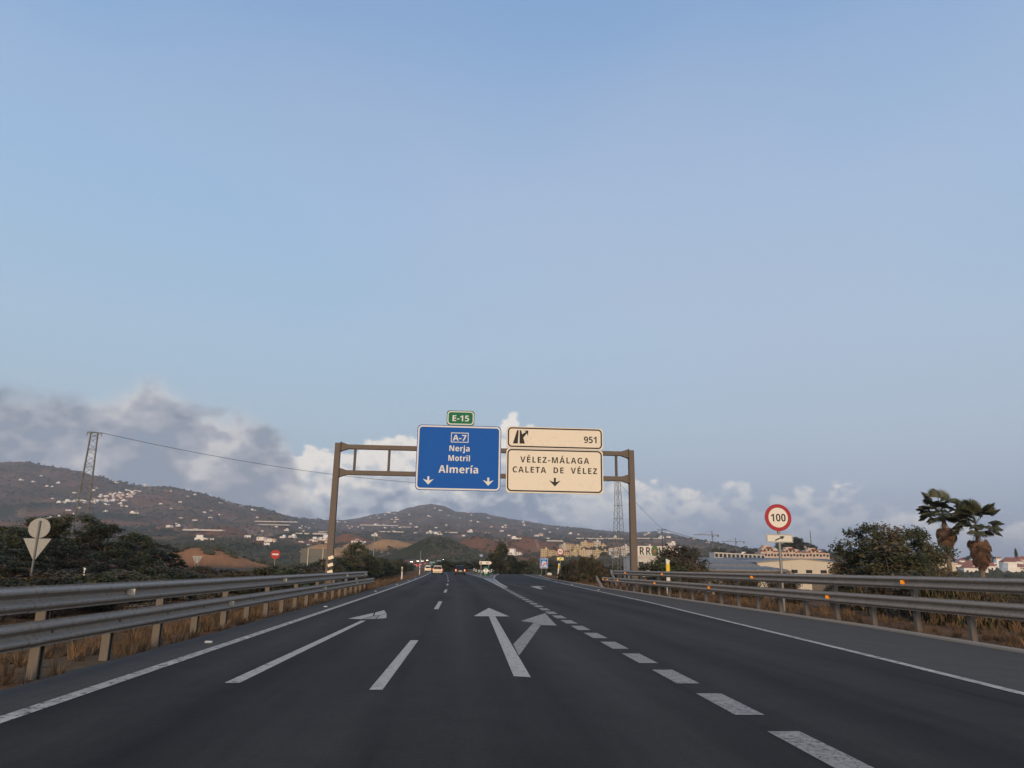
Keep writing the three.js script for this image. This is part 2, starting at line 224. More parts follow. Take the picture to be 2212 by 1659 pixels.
const gore = struct('gore_area', ribbon((z) => tab(mainR, z), (z) => Math.max(tab(rampL, z), tab(mainR, z)), 54, 165, 1.5, () => 0), Mshoulder);
// the other carriageway, beyond the central reservation
const opp = struct('opposite_road', wear(ribbon((z) => cx(z) * 1.0 - 30 + 14 * sst(250, 700, z), (z) => cx(z) - 20.5 + 10 * sst(250, 700, z), -60, 1000, 4, (z) => yMain(z) - 0.02, 0, 12)), Mroad);
struct('opposite_road_shoulder', ribbon((z) => cx(z) - 20.5 + 10 * sst(250, 700, z), (z) => cx(z) - 19 + 9.4 * sst(250, 700, z), -60, 1000, 4, (z) => yMain(z) - 0.02), Mshoulder);
// kerb of pale concrete along the right shoulder
{
  const pts = []; for (let z = -40; z <= 176; z += 1.5) pts.push([tab(edgeR, z), z]);
  const pos = [], idx = [], prof = [[0, -0.06], [0, 0.035], [0.03, 0.05], [0.2, 0.05], [0.23, 0.02], [0.23, -0.2]];
  pts.forEach(([x, z]) => prof.forEach(([dx, dy]) => pos.push(x + dx, dy, -z)));
  for (let i = 0; i + 1 < pts.length; i++) for (let q = 0; q + 1 < prof.length; q++) { const a = i * 6 + q; idx.push(a, a + 1, a + 6, a + 1, a + 7, a + 6); }
  const g = new THREE.BufferGeometry(); g.setAttribute('position', new THREE.Float32BufferAttribute(pos, 3)); g.setIndex(idx); g.computeVertexNormals(); struct('kerb', g, mat([0.36, 0.28, 0.2], 0.9));
}
// painted markings, each its own sheet 4 mm over the asphalt
function quadMark(pts, name, parent = road, m = Mpaint, lift = 0.004, y = 0) { const g = new THREE.ShapeGeometry(poly(pts.map(([x, z]) => [x, z]))); const p = g.attributes.position, uv = g.attributes.uv; for (let i = 0; i < p.count; i++) { const X = p.getX(i), Z = p.getY(i); p.setXYZ(i, X, y + lift, -Z); uv.setXY(i, X / 1.6, Z / 1.6); } g.computeVertexNormals(); return part(name, g, m, parent); }
const MpaintW = Mpaint;
part('edge_line', ribbon((z) => leftEdge(z) - 0.02, (z) => leftEdge(z) + 0.17, -60, 700, 2, yMain, 0.004), MpaintW, road);
part('edge_line', ribbon((z) => tab(lineR, z) - 0.16, (z) => tab(lineR, z), -60, 280, 1.5, yRamp, 0.008), MpaintW, ramp);
part('edge_line', ribbon((z) => tab(mainR, z) - 0.2, (z) => tab(mainR, z), 54, 700, 2, yMain, 0.005), MpaintW, road);
part('edge_line', ribbon((z) => tab(rampL, z), (z) => tab(rampL, z) + 0.2, 56, 280, 1.5, yRamp, 0.005), MpaintW, ramp);
const laneT = [[-10, -1.2], [9.27, -0.94], [15.3, -0.8], [26.3, -0.64], [32.5, -0.59], [48, -0.52], [80, -0.62], [130, -1.15], [200, -2.3], [330, -7]], laneX = (z) => tab(laneT, z);
for (let z = -7.8; z < 330; z += 17.05) quadMark([[laneX(z), z], [laneX(z) + 0.155, z], [laneX(z + 6) + 0.155, z + 6], [laneX(z + 6), z + 6]], 'lane_dash', road, Mpaint, 0.004, 0);
for (let z = 3.62, k = 0; z < 54; z += 2.06, k++) { const x = tab(mainR, z) - 0.25; quadMark([[x, z], [x + 0.3, z], [x + 0.32, z + 1.3], [x + 0.02, z + 1.3]], 'exit_lane_dash', road, Mpaint2); }
quadMark([[-2.73, 9.75], [-2.55, 9.75], [-2.27, 20.5], [-2.4, 20.5]], 'arrow_shaft');
quadMark([[-2.83, 21.2], [-2.46, 21.05], [-2.3, 22.5], [-2.42, 23.9]], 'arrow_head', road, Mpaint); quadMark([[-2.42, 21.05], [-2.1, 21.2], [-2.14, 22.7], [-2.27, 22.4]], 'arrow_head', road, Mpaint2); quadMark([[-2.07, 21.25], [-1.83, 21.6], [-2.0, 23.6], [-2.11, 22.7]], 'arrow_head', road, Mpaint); quadMark([[-2.27, 22.6], [-2.12, 22.9], [-2.02, 23.75], [-2.24, 25.4], [-2.39, 24.1]], 'arrow_head', road, Mpaint);
quadMark([[0.84, 10.4], [1.06, 10.3], [1.27, 22.75], [1.08, 22.75]], 'arrow_shaft');
quadMark([[0.63, 22.76], [1.69, 22.82], [1.3, 27.5]], 'arrow_head');
quadMark([[1.115, 12.75], [1.165, 14.6], [2.14, 20.2], [2.25, 19.45]], 'arrow_shaft', road, Mpaint2);
quadMark([[1.87, 20.9], [2.16, 20.25], [2.27, 19.5], [2.64, 19.35], [2.98, 24.6]], 'arrow_head', road, Mpaint2);
quadMark([[6.0, 52.4], [6.2, 52.4], [6.62, 58.6], [7.25, 59.2], [6.75, 61.5], [6.05, 59.9]], 'exit_arrow', ramp, Mpaint, 0.009);
for (let k = 0; k < 9; k++) { const z = 112 + k * 5.5, a = tab(mainR, z), b = tab(rampL, z + 2); quadMark([[a + 0.15, z], [b - 0.15, z + 2.2], [b - 0.15, z + 3.6], [a + 0.15, z + 1.4]], 'gore_stripe', gore, Mpaint, 0.006); }
quadMark([[3.74, 55], [tab(rampL, 85), 85], [tab(rampL, 104) - 0.1, 104], [4.1, 106], [4.0, 80]], 'gore_nose', gore, Mpaint2, 0.003);
// raised reflective studs along the edge lines
const Mstud = mat([0.75, 0.72, 0.66], 0.5);
const studG = chamferBox(0.12, 0.035, 0.1, 0.012);
for (const z of [14.5, 27, 44, 61, 78, 95]) part('road_stud', studG, Mstud, road, [leftEdge(z) - 0.3, 0.018, -z]);
for (const z of [52, 69, 86, 100]) part('road_stud', studG, Mstud, ramp, [tab(lineR, z) + 0.35, 0.018, -z]);

// ---------------------------------------------------------------- guard rails
const Mgalv = mat([0.46, 0.375, 0.295], 0.62, { metalness: 0.15, map: mottleTex });
const MgalvDark = mat([0.2, 0.172, 0.142], 0.7, { metalness: 0.1, map: mottleTex });
const rustTex = noiseTex(512, (u, v) => { const n = tile(u, v, 5, 5), st = sst(0.25, 0.6, tile(u, v, 11, 4)), b = 0.88 + 0.12 * n + 0.05 * (rt() - 0.5); return [b - 0.12 * st, b - 0.2 * st, b - 0.28 * st]; });
MgalvInit();
function MgalvInit() { Mgalv.map = rustTex; MgalvDark.map = rustTex; }
const Mrust = mat([0.07, 0.035, 0.025], 0.9);
const Mamber = mat([0.95, 0.36, 0.03], 0.35), Mivory = mat([0.8, 0.7, 0.5], 0.35);
function wBeam(h, len, face) {                                            // two-wave profile, face +1 looks towards +x
  const n = 36, sec = [], th = 0.005, off = (t) => 0.083 * tab([[0, 0.15], [0.06, 0.1], [0.17, 0.92], [0.21, 1], [0.27, 1], [0.31, 0.93], [0.46, 0.06], [0.54, 0.06], [0.69, 0.93], [0.73, 1], [0.79, 1], [0.83, 0.92], [0.94, 0.1], [1, 0.15]], t);
  for (let i = 0; i <= n; i++) { const t = i / n; sec.push([face * (off(t) - 0.01), (t - 0.5) * h]); }
  const s = [...sec, ...sec.slice().reverse().map(([x, y]) => [x - face * th, y])];
  return extr(poly(s), len).translate(0, 0, -len / 2);
}
const sigma = new THREE.Shape();
const postG = (h) => merge([box(0.12, h, 0.006, 0, h / 2, -0.06), box(0.006, h, 0.12, -0.06, h / 2, 0), box(0.12, h, 0.006, 0, h / 2, 0.06), box(0.006, h, 0.03, 0.06, h / 2, -0.048), box(0.006, h, 0.03, 0.06, h / 2, 0.048)]);
function barrier(label, xf, face, z0, z1, y0, lowTop, lowH, upTop, upH, Mref, refs, upEnd) {
  const t = thing('guard_rail', label, 'guard rail', [xf, y0, -z0]);
  const L = 4, wl = wBeam(lowH, L - 0.012, face), wu = wBeam(upH, L - 0.012, face);
  for (let z = z0; z < z1 - 0.5; z += L) {
    part('lower_rail', wl, Mgalv, t, [0, lowTop - y0 - lowH / 2, -(z - z0) - L / 2]);
    if (z < upEnd - 1) part('upper_rail', wu, Mgalv, t, [0, upTop - y0 - upH / 2, -(z - z0) - L / 2]);
  }
  const sl = wBeam(lowH * 1.02, 0.3, face), su = wBeam(upH * 1.02, 0.3, face); for (let z = z0 + L; z < z1 - 1; z += L) { part('splice_plate', sl, Mgalv, t, [face * 0.007, lowTop - y0 - lowH / 2, -(z - z0)]); if (z < upEnd - 1) part('splice_plate', su, Mgalv, t, [face * 0.007, upTop - y0 - upH / 2, -(z - z0)]); }
  const tall = postG(upTop - y0 - 0.03 + 0.5), low = postG(lowTop - y0 + 0.45), blk = box(0.1, 0.2, 0.1), bolt = new THREE.CylinderGeometry(0.018, 0.018, 0.02, 6).rotateZ(Math.PI / 2);
  let k = 0;
  for (let z = z0 + 0.5; z < z1; z += 2, k++) {
    const isTall = k % 2 === 0 && z < upEnd;
    part('post', isTall ? tall : low, MgalvDark, t, [-face * 0.15, -0.5, -(z - z0)]);
    part('spacer', blk, MgalvDark, t, [-face * 0.06, lowTop - y0 - lowH / 2, -(z - z0)]);
    if (isTall) part('spacer', blk, MgalvDark, t, [-face * 0.06, upTop - y0 - upH / 2, -(z - z0)]);
    part('bolt', bolt, MgalvDark, t, [face * 0.004, lowTop - y0 - lowH / 2, -(z - z0)]);
  }
  const rg = merge([chamferBox(0.13, 0.1, 0.02, 0.006), box(0.012, 0.05, 0.08, -face * 0.03, 0, -0.045)]);
  for (const [z, up] of refs) part('reflector', rg, Mref, t, [face * 0.07, (up ? upTop - upH / 2 : lowTop - lowH / 2) - y0, -(z - z0)]);
  return t;
}
const railL = barrier('galvanised double guard rail with ivory reflectors left of the road', -5.2, 1, -14, 47, -0.08, 0.675, 0.32, 1.105, 0.32, Mivory, [[7.2, false], [12.6, true], [18.2, false], [23.6, true], [31, false], [37, true], [41, false], [44.6, true]], 45.6);
// flat end plates and rusty anchor post of the left rail
part('end_post', bar([0, -0.1, 0], [-0.12, 0.62, 0], 0.06, 6), Mrust, railL, [0.02, 0, -60.7]);
part('end_post', bar([0, -0.1, 0], [-0.05, 0.55, 0], 0.05, 6), Mrust, railL, [0.02, 0, -58.2]);
const RX = 11.42;
const railR = barrier('galvanised double guard rail with amber reflectors right of the exit lane', RX + 0.1, -1, -14, 58, -0.02, 0.84, 0.34, 1.345, 0.32, Mamber, [[13.6, false], [18.6, true], [22.6, false], [28.4, true], [33.4, false], [41, true], [42.6, false], [50, true], [52.4, false], [55.9, false], [57.6, false]], 52.6);
{ // sloped terminals that run down to the ground
  const g = wBeam(0.34, 2.6, -1), b = part('terminal', g, Mgalv, railR, [0, 0.34, -73.15], [0.33, 0.02, 0]);
  part('terminal', wBeam(0.3, 2.2, -1), Mgalv, railR, [-0.0, 0.86, -67.9], [0.42, 0, 0]);
  for (const z of [70.2, 72.6]) part('end_post', bar([0, -0.1, 0], [0, 0.5, 0], 0.05, 6), Mrust, railR, [0.14, 0, -z]);
}

// ---------------------------------------------------------------- overhead gantry and its signs
const ZG = 50;
const Msteel = mat([0.195, 0.155, 0.125], 0.75, { map: mottleTex }), MsteelD = mat([0.15, 0.125, 0.105], 0.8, { map: mottleTex });
const pl = at(712, 1225, ZG), plt = at(730, 957, ZG), pr = at(1370, 1228, ZG), prt = at(1362, 974, ZG);
const gan = thing('sign_gantry', 'brown steel gantry spanning the carriageway, two posts and two beams', 'gantry', [0, 0, -ZG]);
const GX0 = (pl.x + plt.x) / 2, GX1 = (pr.x + prt.x) / 2, gTop = plt.y;
{
  const taper = (hh) => { const g = chamferBox(0.46, hh, 0.5, 0.02).translate(0, hh / 2, 0), p = g.attributes.position; for (let i = 0; i < p.count; i++) { const k = lerp(1, 0.78, clamp(p.getY(i) / hh)); p.setX(i, p.getX(i) * k); p.setZ(i, p.getZ(i) * k); } g.computeVertexNormals(); return g; };
  const hy0 = hAt(GX0, ZG), hy1 = hAt(GX1, ZG);
  const postL = part('post', taper(gTop - hy0 + 0.3), Msteel, gan, [GX0, hy0 - 0.3, 0]);
  const postR = part('post', taper(gTop - hy1 + 0.3), Msteel, gan, [GX1, hy1 - 0.3, 0]);
  part('base_plate', chamferBox(0.9, 0.06, 0.9, 0.015), Msteel, postL, [0, 0.34, 0]); part('base_plate', chamferBox(0.9, 0.06, 0.9, 0.015), Msteel, postR, [0, 0.34, 0]);
  const yb1 = at(800, 966.5, ZG).y, yb0 = at(800, 1022, ZG).y, len = GX1 - GX0 - 0.36;
  for (const y of [yb1, yb0]) {
    const b = part('beam', chamferBox(len, 0.3, 0.3, 0.012), Msteel, gan, [(GX0 + GX1) / 2, y, 0]);
    for (const sx of [-1, 1]) { part('flange', chamferBox(0.05, 0.62, 0.6, 0.01), MsteelD, b, [sx * (len / 2 - 0.03), 0, 0]); part('haunch', extr(poly([[0, -0.3], [0, 0.3], [0.45, 0.16], [0.45, -0.16]]), 0.32).translate(0, 0, -0.16).rotateY(sx > 0 ? Math.PI : 0), Msteel, b, [sx * (len / 2 - 0.055), 0, 0]); }
  }
  for (const u of [766, 840, 905, 985, 1075, 1150, 1250, 1331]) { const x = at(u, 1000, ZG).x; part('strut', chamferBox(0.16, yb1 - yb0 - 0.3, 0.16, 0.01), MsteelD, gan, [x, (yb1 + yb0) / 2, 0]); }
  // hazard marker strapped to the left post
  for (const [y, m] of [[1.0, 0], [1.22, 1], [1.44, 0], [1.66, 1], [1.9, 0]]) part('hazard_band', chamferBox(0.34, 0.2, 0.03, 0.006), m ? mat([0.02, 0.02, 0.02], 0.6) : Mivory, gan, [GX0 + 0.1, y, 0.262], [0, 0, 0.35]);
}
function canvasTex(w, h, draw) { const c = document.createElement('canvas'); c.width = w; c.height = h; draw(c.getContext('2d'), w, h); if (w > 300) { const g = c.getContext('2d'), rq = rng(w * 7 + h); for (let k = 0; k < 420; k++) { g.fillStyle = rq() < 0.5 ? `rgba(60,50,40,${0.006 + 0.016 * rq()})` : `rgba(255,250,240,${0.006 + 0.014 * rq()})`; const q = rq(); g.beginPath(); g.ellipse(rq() * w, rq() * h, 3 + 26 * q, 2 + 14 * rq(), rq() * 3, 0, 7); g.fill(); } } const t = new THREE.CanvasTexture(c); t.colorSpace = THREE.SRGBColorSpace; t.anisotropy = 8; return t; }
const rr = (g, x, y, w, h, r) => { g.beginPath(); g.moveTo(x + r, y); g.arcTo(x + w, y, x + w, y + h, r); g.arcTo(x + w, y + h, x, y + h, r); g.arcTo(x, y + h, x, y, r); g.arcTo(x, y, x + w, y, r); g.closePath(); };
const Mback = mat([0.42, 0.42, 0.41], 0.55, { metalness: 0.3, map: mottleTex });
function panel(parent, w, h, r, tex, name = 'face', thick = 0.06) {
  part('backing', extr(roundRect(w, h, r), thick, 0).translate(0, 0, -thick), Mback, parent);
  const g = new THREE.ShapeGeometry(roundRect(w - 0.01, h - 0.01, r), 10), p = g.attributes.position, uv = g.attributes.uv;
  for (let i = 0; i < p.count; i++) uv.setXY(i, p.getX(i) / w + 0.5, p.getY(i) / h + 0.5);
  const m = new THREE.MeshStandardMaterial({ map: tex, roughness: 0.8 }); part(name, g, m, parent, [0, 0, 0.004]);
}
function fitText(g, s, x, y, w, size, font = 'bold', align = 'center') { g.font = `${font} ${size}px sans-serif`; g.textAlign = 'left'; g.textBaseline = 'alphabetic'; const m = g.measureText(s).width; g.save(); g.translate(align === 'center' ? x - w / 2 : x, y); g.scale(w / m, 1); g.fillText(s, 0, 0); g.restore(); }
const WHITE = '#e9e6df', INK = '#2f2d2e';
function signAt(name, label, u0, v0, u1, v1, depth, r, draw, pxm = 150, group) {
  const a = at(u0, (v0 + v1) / 2, depth), b = at(u1, (v0 + v1) / 2, depth), um = (u0 + u1) / 2, c = at(um, v0, depth), e = at(um, v1, depth);
  const w = b.x - a.x, h = c.y - e.y, t = thing(name, label, 'road sign', [(a.x + b.x) / 2, (c.y + e.y) / 2, -depth], 0, group);
  panel(t, w, h, r, canvasTex(Math.round(w * pxm), Math.round(h * pxm), draw)); t.userData.size = [w, h]; return t;
}
const downArrow = (g, x, y, s) => { g.beginPath(); g.moveTo(x - 0.11 * s, y - 0.5 * s); g.lineTo(x + 0.11 * s, y - 0.5 * s); g.lineTo(x + 0.11 * s, y - 0.04 * s); g.lineTo(x + 0.62 * s, y - 0.22 * s); g.lineTo(x, y + 0.42 * s); g.lineTo(x - 0.62 * s, y - 0.22 * s); g.lineTo(x - 0.11 * s, y - 0.04 * s); g.closePath(); g.fill(); };
const sBlue = signAt('direction_sign', 'large blue overhead sign with white lettering A-7 Nerja Motril Almería', 899, 919, 1082, 1060, ZG - 0.3, 0.3, (g, w, h) => {
  g.fillStyle = '#005ab4'; g.fillRect(0, 0, w, h); g.fillStyle = WHITE; rr(g, w * 0.008, w * 0.008, w * 0.984, h - w * 0.016, w * 0.05); g.fill(); g.fillStyle = '#005ab4'; rr(g, w * 0.026, w * 0.026, w * 0.948, h - w * 0.052, w * 0.035); g.fill();
  g.fillStyle = WHITE; g.strokeStyle = WHITE; g.lineWidth = w * 0.009; g.strokeRect(w * 0.405, h * 0.118, w * 0.2, h * 0.142);
  fitText(g, 'A-7', w * 0.505, h * 0.237, w * 0.165, h * 0.125); fitText(g, 'Nerja', w * 0.505, h * 0.4, w * 0.255, h * 0.12); fitText(g, 'Motril', w * 0.505, h * 0.55, w * 0.27, h * 0.12); fitText(g, 'Almería', w * 0.505, h * 0.735, w * 0.475, h * 0.155);
  downArrow(g, w * 0.152, h * 0.86, w * 0.105); downArrow(g, w * 0.855, h * 0.86, w * 0.105);
});
signAt('route_sign', 'small green E-15 plate standing on the blue overhead sign', 965, 887, 1025, 919, ZG - 0.3, 0.2, (g, w, h) => {
  g.fillStyle = '#0d7350'; g.fillRect(0, 0, w, h); g.fillStyle = WHITE; rr(g, w * 0.025, w * 0.025, w * 0.95, h - w * 0.05, w * 0.12); g.fill(); g.fillStyle = '#0d7350'; rr(g, w * 0.065, w * 0.065, w * 0.87, h - w * 0.13, w * 0.085); g.fill();
  g.fillStyle = WHITE; fitText(g, 'E-15', w * 0.5, h * 0.72, w * 0.64, h * 0.55);
}, 260);
const exitMark = (g, x, y, s) => { const P = (L) => { g.beginPath(); L.forEach(([a, b], i) => g[i ? 'lineTo' : 'moveTo'](x + a * s, y + b * s)); g.closePath(); g.fill(); }; P([[0.3, 0], [0.41, 0], [0.36, 1], [0, 1]]); P([[0.49, 0], [0.6, 0], [0.67, 0.3], [0.98, 0.1], [0.76, 0.04], [1.13, 0], [1.1, 0.45], [1.02, 0.22], [0.76, 0.55], [0.88, 1], [0.49, 1]]); };
signAt('exit_number_sign', 'long white overhead sign with exit pictogram and number 951', 1094.5, 923.5, 1302.5, 970, ZG - 0.3, 0.22, (g, w, h) => {
  g.fillStyle = '#efe6d2'; g.fillRect(0, 0, w, h); g.strokeStyle = INK; g.lineWidth = w * 0.014; rr(g, w * 0.018, w * 0.016, w * 0.964, h - w * 0.034, w * 0.035); g.stroke();
  g.fillStyle = INK; exitMark(g, w * 0.065, h * 0.17, h * 0.62); fitText(g, '951', w * 0.872, h * 0.68, w * 0.148, h * 0.42);
});
signAt('destination_sign', 'white overhead sign lettered VÉLEZ-MÁLAGA CALETA DE VÉLEZ below the 951 panel', 1093, 970.6, 1303, 1066, ZG - 0.3, 0.24, (g, w, h) => {
  g.fillStyle = '#efe6d2'; g.fillRect(0, 0, w, h); g.strokeStyle = INK; g.lineWidth = w * 0.014; rr(g, w * 0.018, w * 0.014, w * 0.964, h - w * 0.034, w * 0.04); g.stroke();
  g.fillStyle = INK; const sp = (s) => s.split('').join('\u200a'); fitText(g, sp('VÉLEZ-MÁLAGA'), w * 0.5, h * 0.315, w * 0.71, h * 0.185); fitText(g, sp('CALETA  DE  VÉLEZ'), w * 0.5, h * 0.545, w * 0.875, h * 0.185);
  downArrow(g, w * 0.5, h * 0.755, w * 0.095);
});
// small bracket arms that clamp the panels to the beams
{ const yb1 = at(800, 966.5, ZG).y, yb0 = at(800, 1022, ZG).y; for (const u of [930, 1050, 1130, 1265]) for (const y of [yb1, yb0]) part('sign_bracket', chamferBox(0.1, 0.22, 0.12, 0.01), MsteelD, gan, [at(u, 1000, ZG).x, y, 0.2]); }

// ---------------------------------------------------------------- road-side signs
const Mpole = mat([0.36, 0.35, 0.33], 0.5, { metalness: 0.4, map: mottleTex }), MsignBack = mat([0.42, 0.42, 0.4], 0.6, { metalness: 0.1, map: mottleTex });
const disc = (r, t) => new THREE.CylinderGeometry(r, r, t, 40).rotateX(Math.PI / 2);
function discFace(r) { const g = new THREE.CircleGeometry(r, 40); return g; }
const faceMat = (tex) => new THREE.MeshStandardMaterial({ map: tex, roughness: 0.5 });
function speedTex(txt, red) { return canvasTex(256, 256, (g) => { g.fillStyle = red; g.fillRect(0, 0, 256, 256); g.fillStyle = '#e8e2d6'; g.beginPath(); g.arc(128, 128, 94, 0, 7); g.fill(); g.fillStyle = '#1c1b1c'; fitText(g, txt, 128, 164, txt.length > 2 ? 150 : 118, 98); }); }
function arrowTex(bg) { return canvasTex(256, 96, (g) => { g.fillStyle = bg; g.fillRect(0, 0, 256, 96); g.strokeStyle = '#222'; g.lineWidth = 4; rr(g, 6, 6, 244, 84, 10); g.stroke(); g.fillStyle = '#1c1b1c'; g.save(); g.translate(128, 48); g.rotate(-0.5); g.fillRect(-52, -7, 70, 14); g.beginPath(); g.moveTo(14, -24); g.lineTo(56, 0); g.lineTo(14, 24); g.closePath(); g.fill(); g.restore(); }); }
function post(t, x, y0, y1, r = 0.04, z = 0) { return part('post', bar([x, y0, z], [x, y1, z], r, 10), Mpole, t); }
// 100 limit on the right
{
  const zc = 28, c = at(1681, 1118, zc), pl2 = at(1681, 1163, zc), h = hAt(c.x, zc), t = thing('speed_limit_sign', 'round red-rimmed 100 speed limit sign with a white arrow plate below', 'road sign', [c.x, h, -zc], -0.06);
  const R = 0.52; post(t, 0, -0.4, c.y - h + 0.3, 0.055, -0.07); part('disc', disc(R, 0.025), MsignBack, t, [0, c.y - h, -0.02]); part('face', discFace(R - 0.004), faceMat(speedTex('100', '#a3182c')), t, [0, c.y - h, 0.0]);
  const w = 1.03, hh = 0.31; part('arrow_plate', chamferBox(w, hh, 0.025, 0.004), MsignBack, t, [0, pl2.y - h, -0.02]); part('arrow_plate_face', new THREE.PlaneGeometry(w - 0.01, hh - 0.01), faceMat(arrowTex('#dcdacd')), t, [0, pl2.y - h, 0.0]);
}
// 80 limit on the ramp
{
  const b = gnd(1210.5, 1248.4), zc = -b.z, c = at(1211.5, 1191.5, zc), q = at(1211, 1206, zc), t = thing('speed_limit_sign', 'round red-rimmed 80 speed limit sign with a yellow arrow plate on the ramp', 'road sign', [b.x, 0, b.z], 0.02);
  post(t, 0, -0.4, c.y + 0.2, 0.06, -0.08); part('disc', disc(0.58, 0.03), MsignBack, t, [0, c.y, -0.02]); part('face', discFace(0.576), faceMat(speedTex('80', '#a81f2c')), t, [0, c.y, 0]);
  part('arrow_plate', chamferBox(1.1, 0.5, 0.03, 0.005), MsignBack, t, [0, q.y - 0.08, -0.02]); part('arrow_plate_face', new THREE.PlaneGeometry(1.09, 0.49), faceMat(arrowTex('#efe08a')), t, [0, q.y - 0.08, 0]);
}
// end of motorway
{
  const zc = 186, a = at(1166.5, 1216, zc), b = at(1183.5, 1216, zc), top = at(1175, 1205.5, zc), bot = at(1175, 1227.5, zc), w = b.x - a.x, h = top.y - bot.y, gy = hAt((a.x + b.x) / 2, zc);
  const t = thing('motorway_end_sign', 'blue end of motorway sign with a red diagonal bar on two thin posts', 'road sign', [(a.x + b.x) / 2, gy, -zc]);
  const tex = canvasTex(256, 384, (g) => { g.fillStyle = '#e8e6e0'; g.fillRect(0, 0, 256, 384); g.fillStyle = '#1b70c2'; rr(g, 10, 10, 236, 364, 18); g.fill(); g.fillStyle = '#e8e6e0'; fitText(g, 'AUTOVÍA', 128, 62, 170, 42); const P = (L) => { g.beginPath(); L.forEach(([x, y], i) => g[i ? 'lineTo' : 'moveTo'](x, y)); g.closePath(); g.fill(); }; P([[84, 110], [104, 110], [66, 350], [30, 350]]); P([[112, 90], [122, 90], [112, 350], [80, 350]]); P([[134, 90], [144, 90], [176, 350], [144, 350]]); P([[152, 110], [172, 110], [226, 350], [190, 350]]); P([[50, 150], [206, 150], [206, 164], [50, 164]]); g.strokeStyle = '#e8d9d4'; g.lineWidth = 40; g.beginPath(); g.moveTo(14, 330); g.lineTo(242, 150); g.stroke(); g.strokeStyle = '#c43a4a'; g.lineWidth = 28; g.beginPath(); g.moveTo(14, 330); g.lineTo(242, 150); g.stroke(); });
  const g2 = new THREE.Group(); g2.name = 'panel'; g2.position.set(0, (top.y + bot.y) / 2 - gy, 0); t.add(g2); panel(g2, w, h, 0.1, tex, 'face', 0.04);
  post(t, -0.55, -0.4, bot.y - gy + 0.5, 0.06, -0.1); post(t, 0.55, -0.4, bot.y - gy + 0.5, 0.06, -0.1);
}
// exit arrow sign at the gore
{
  const zc = 136, a = at(1035.6, 1219, zc), b = at(1062.5, 1219, zc), top = at(1048, 1212.4, zc), bot = at(1048, 1219.2, zc), w = b.x - a.x, h = (top.y - bot.y) * 1.0, t = thing('exit_arrow_sign', 'white arrow-shaped 951 exit sign on two posts at the gore', 'road sign', [(a.x + b.x) / 2, 0, -zc]);
  const y = (top.y + bot.y) / 2, sh = poly([[-w / 2, -h / 2], [w / 2 - h * 0.55, -h / 2], [w / 2, 0], [w / 2 - h * 0.55, h / 2], [-w / 2, h / 2]]);
  part('backing', extr(sh, 0.04).translate(0, 0, -0.04), MsignBack, t, [0, y, 0]);
  const tex = canvasTex(512, Math.round(512 * h / w), (g, W, H) => { g.fillStyle = '#efe9dc'; g.fillRect(0, 0, W, H); g.fillStyle = '#1d1b1c'; exitMark(g, W * 0.04, H * 0.16, H * 0.7); fitText(g, '951', W * 0.66, H * 0.74, W * 0.28, H * 0.66); });
  const g = new THREE.ShapeGeometry(sh), p = g.attributes.position, uv = g.attributes.uv; for (let i = 0; i < p.count; i++) uv.setXY(i, p.getX(i) / w + 0.5, p.getY(i) / h + 0.5);
  part('face', g, faceMat(tex), t, [0, y, 0.004]); post(t, -0.82, -0.3, y, 0.07, -0.1); post(t, 0.55, -0.3, y, 0.07, -0.1);
}
// green gore marker with two white arrows
{
  const zc = 130, c = at(1049.5, 1233.5, zc), t = thing('gore_marker', 'green rounded gore marker drum with white diverging arrows', 'traffic marker', [c.x, 0, -zc]);
  const R = 0.6, g = new THREE.CylinderGeometry(R, R, 1.55, 28, 1, false); part('drum', merge([g.clone().scale(1, 1, 0.55).translate(0, 0.5, 0), new THREE.SphereGeometry(R, 24, 12, 0, 7, 0, Math.PI / 2).scale(1, 0.55, 0.55).translate(0, 1.275, 0)]), mat([0.012, 0.085, 0.055], 0.5), t);
  const ar = [[-0.06, -0.42], [-0.1, 0.0], [-0.06, 0.5], [-0.58, 0.02], [-0.5, -0.06], [-0.3, -0.12], [-0.18, -0.46]], M = mat([0.85, 0.82, 0.74], 0.4);
  for (const s of [-1, 1]) part('arrow', extr(poly(ar.map(([x, y]) => [x * s, y])), 0.012), M, t, [0, 0.85, 0.335]);
  part('arrow_bridge', extr(poly([[-0.1, -0.1], [0.1, -0.1], [0.1, 0.1], [-0.1, 0.1]]), 0.012), M, t, [0, 0.85, 0.335]);
}
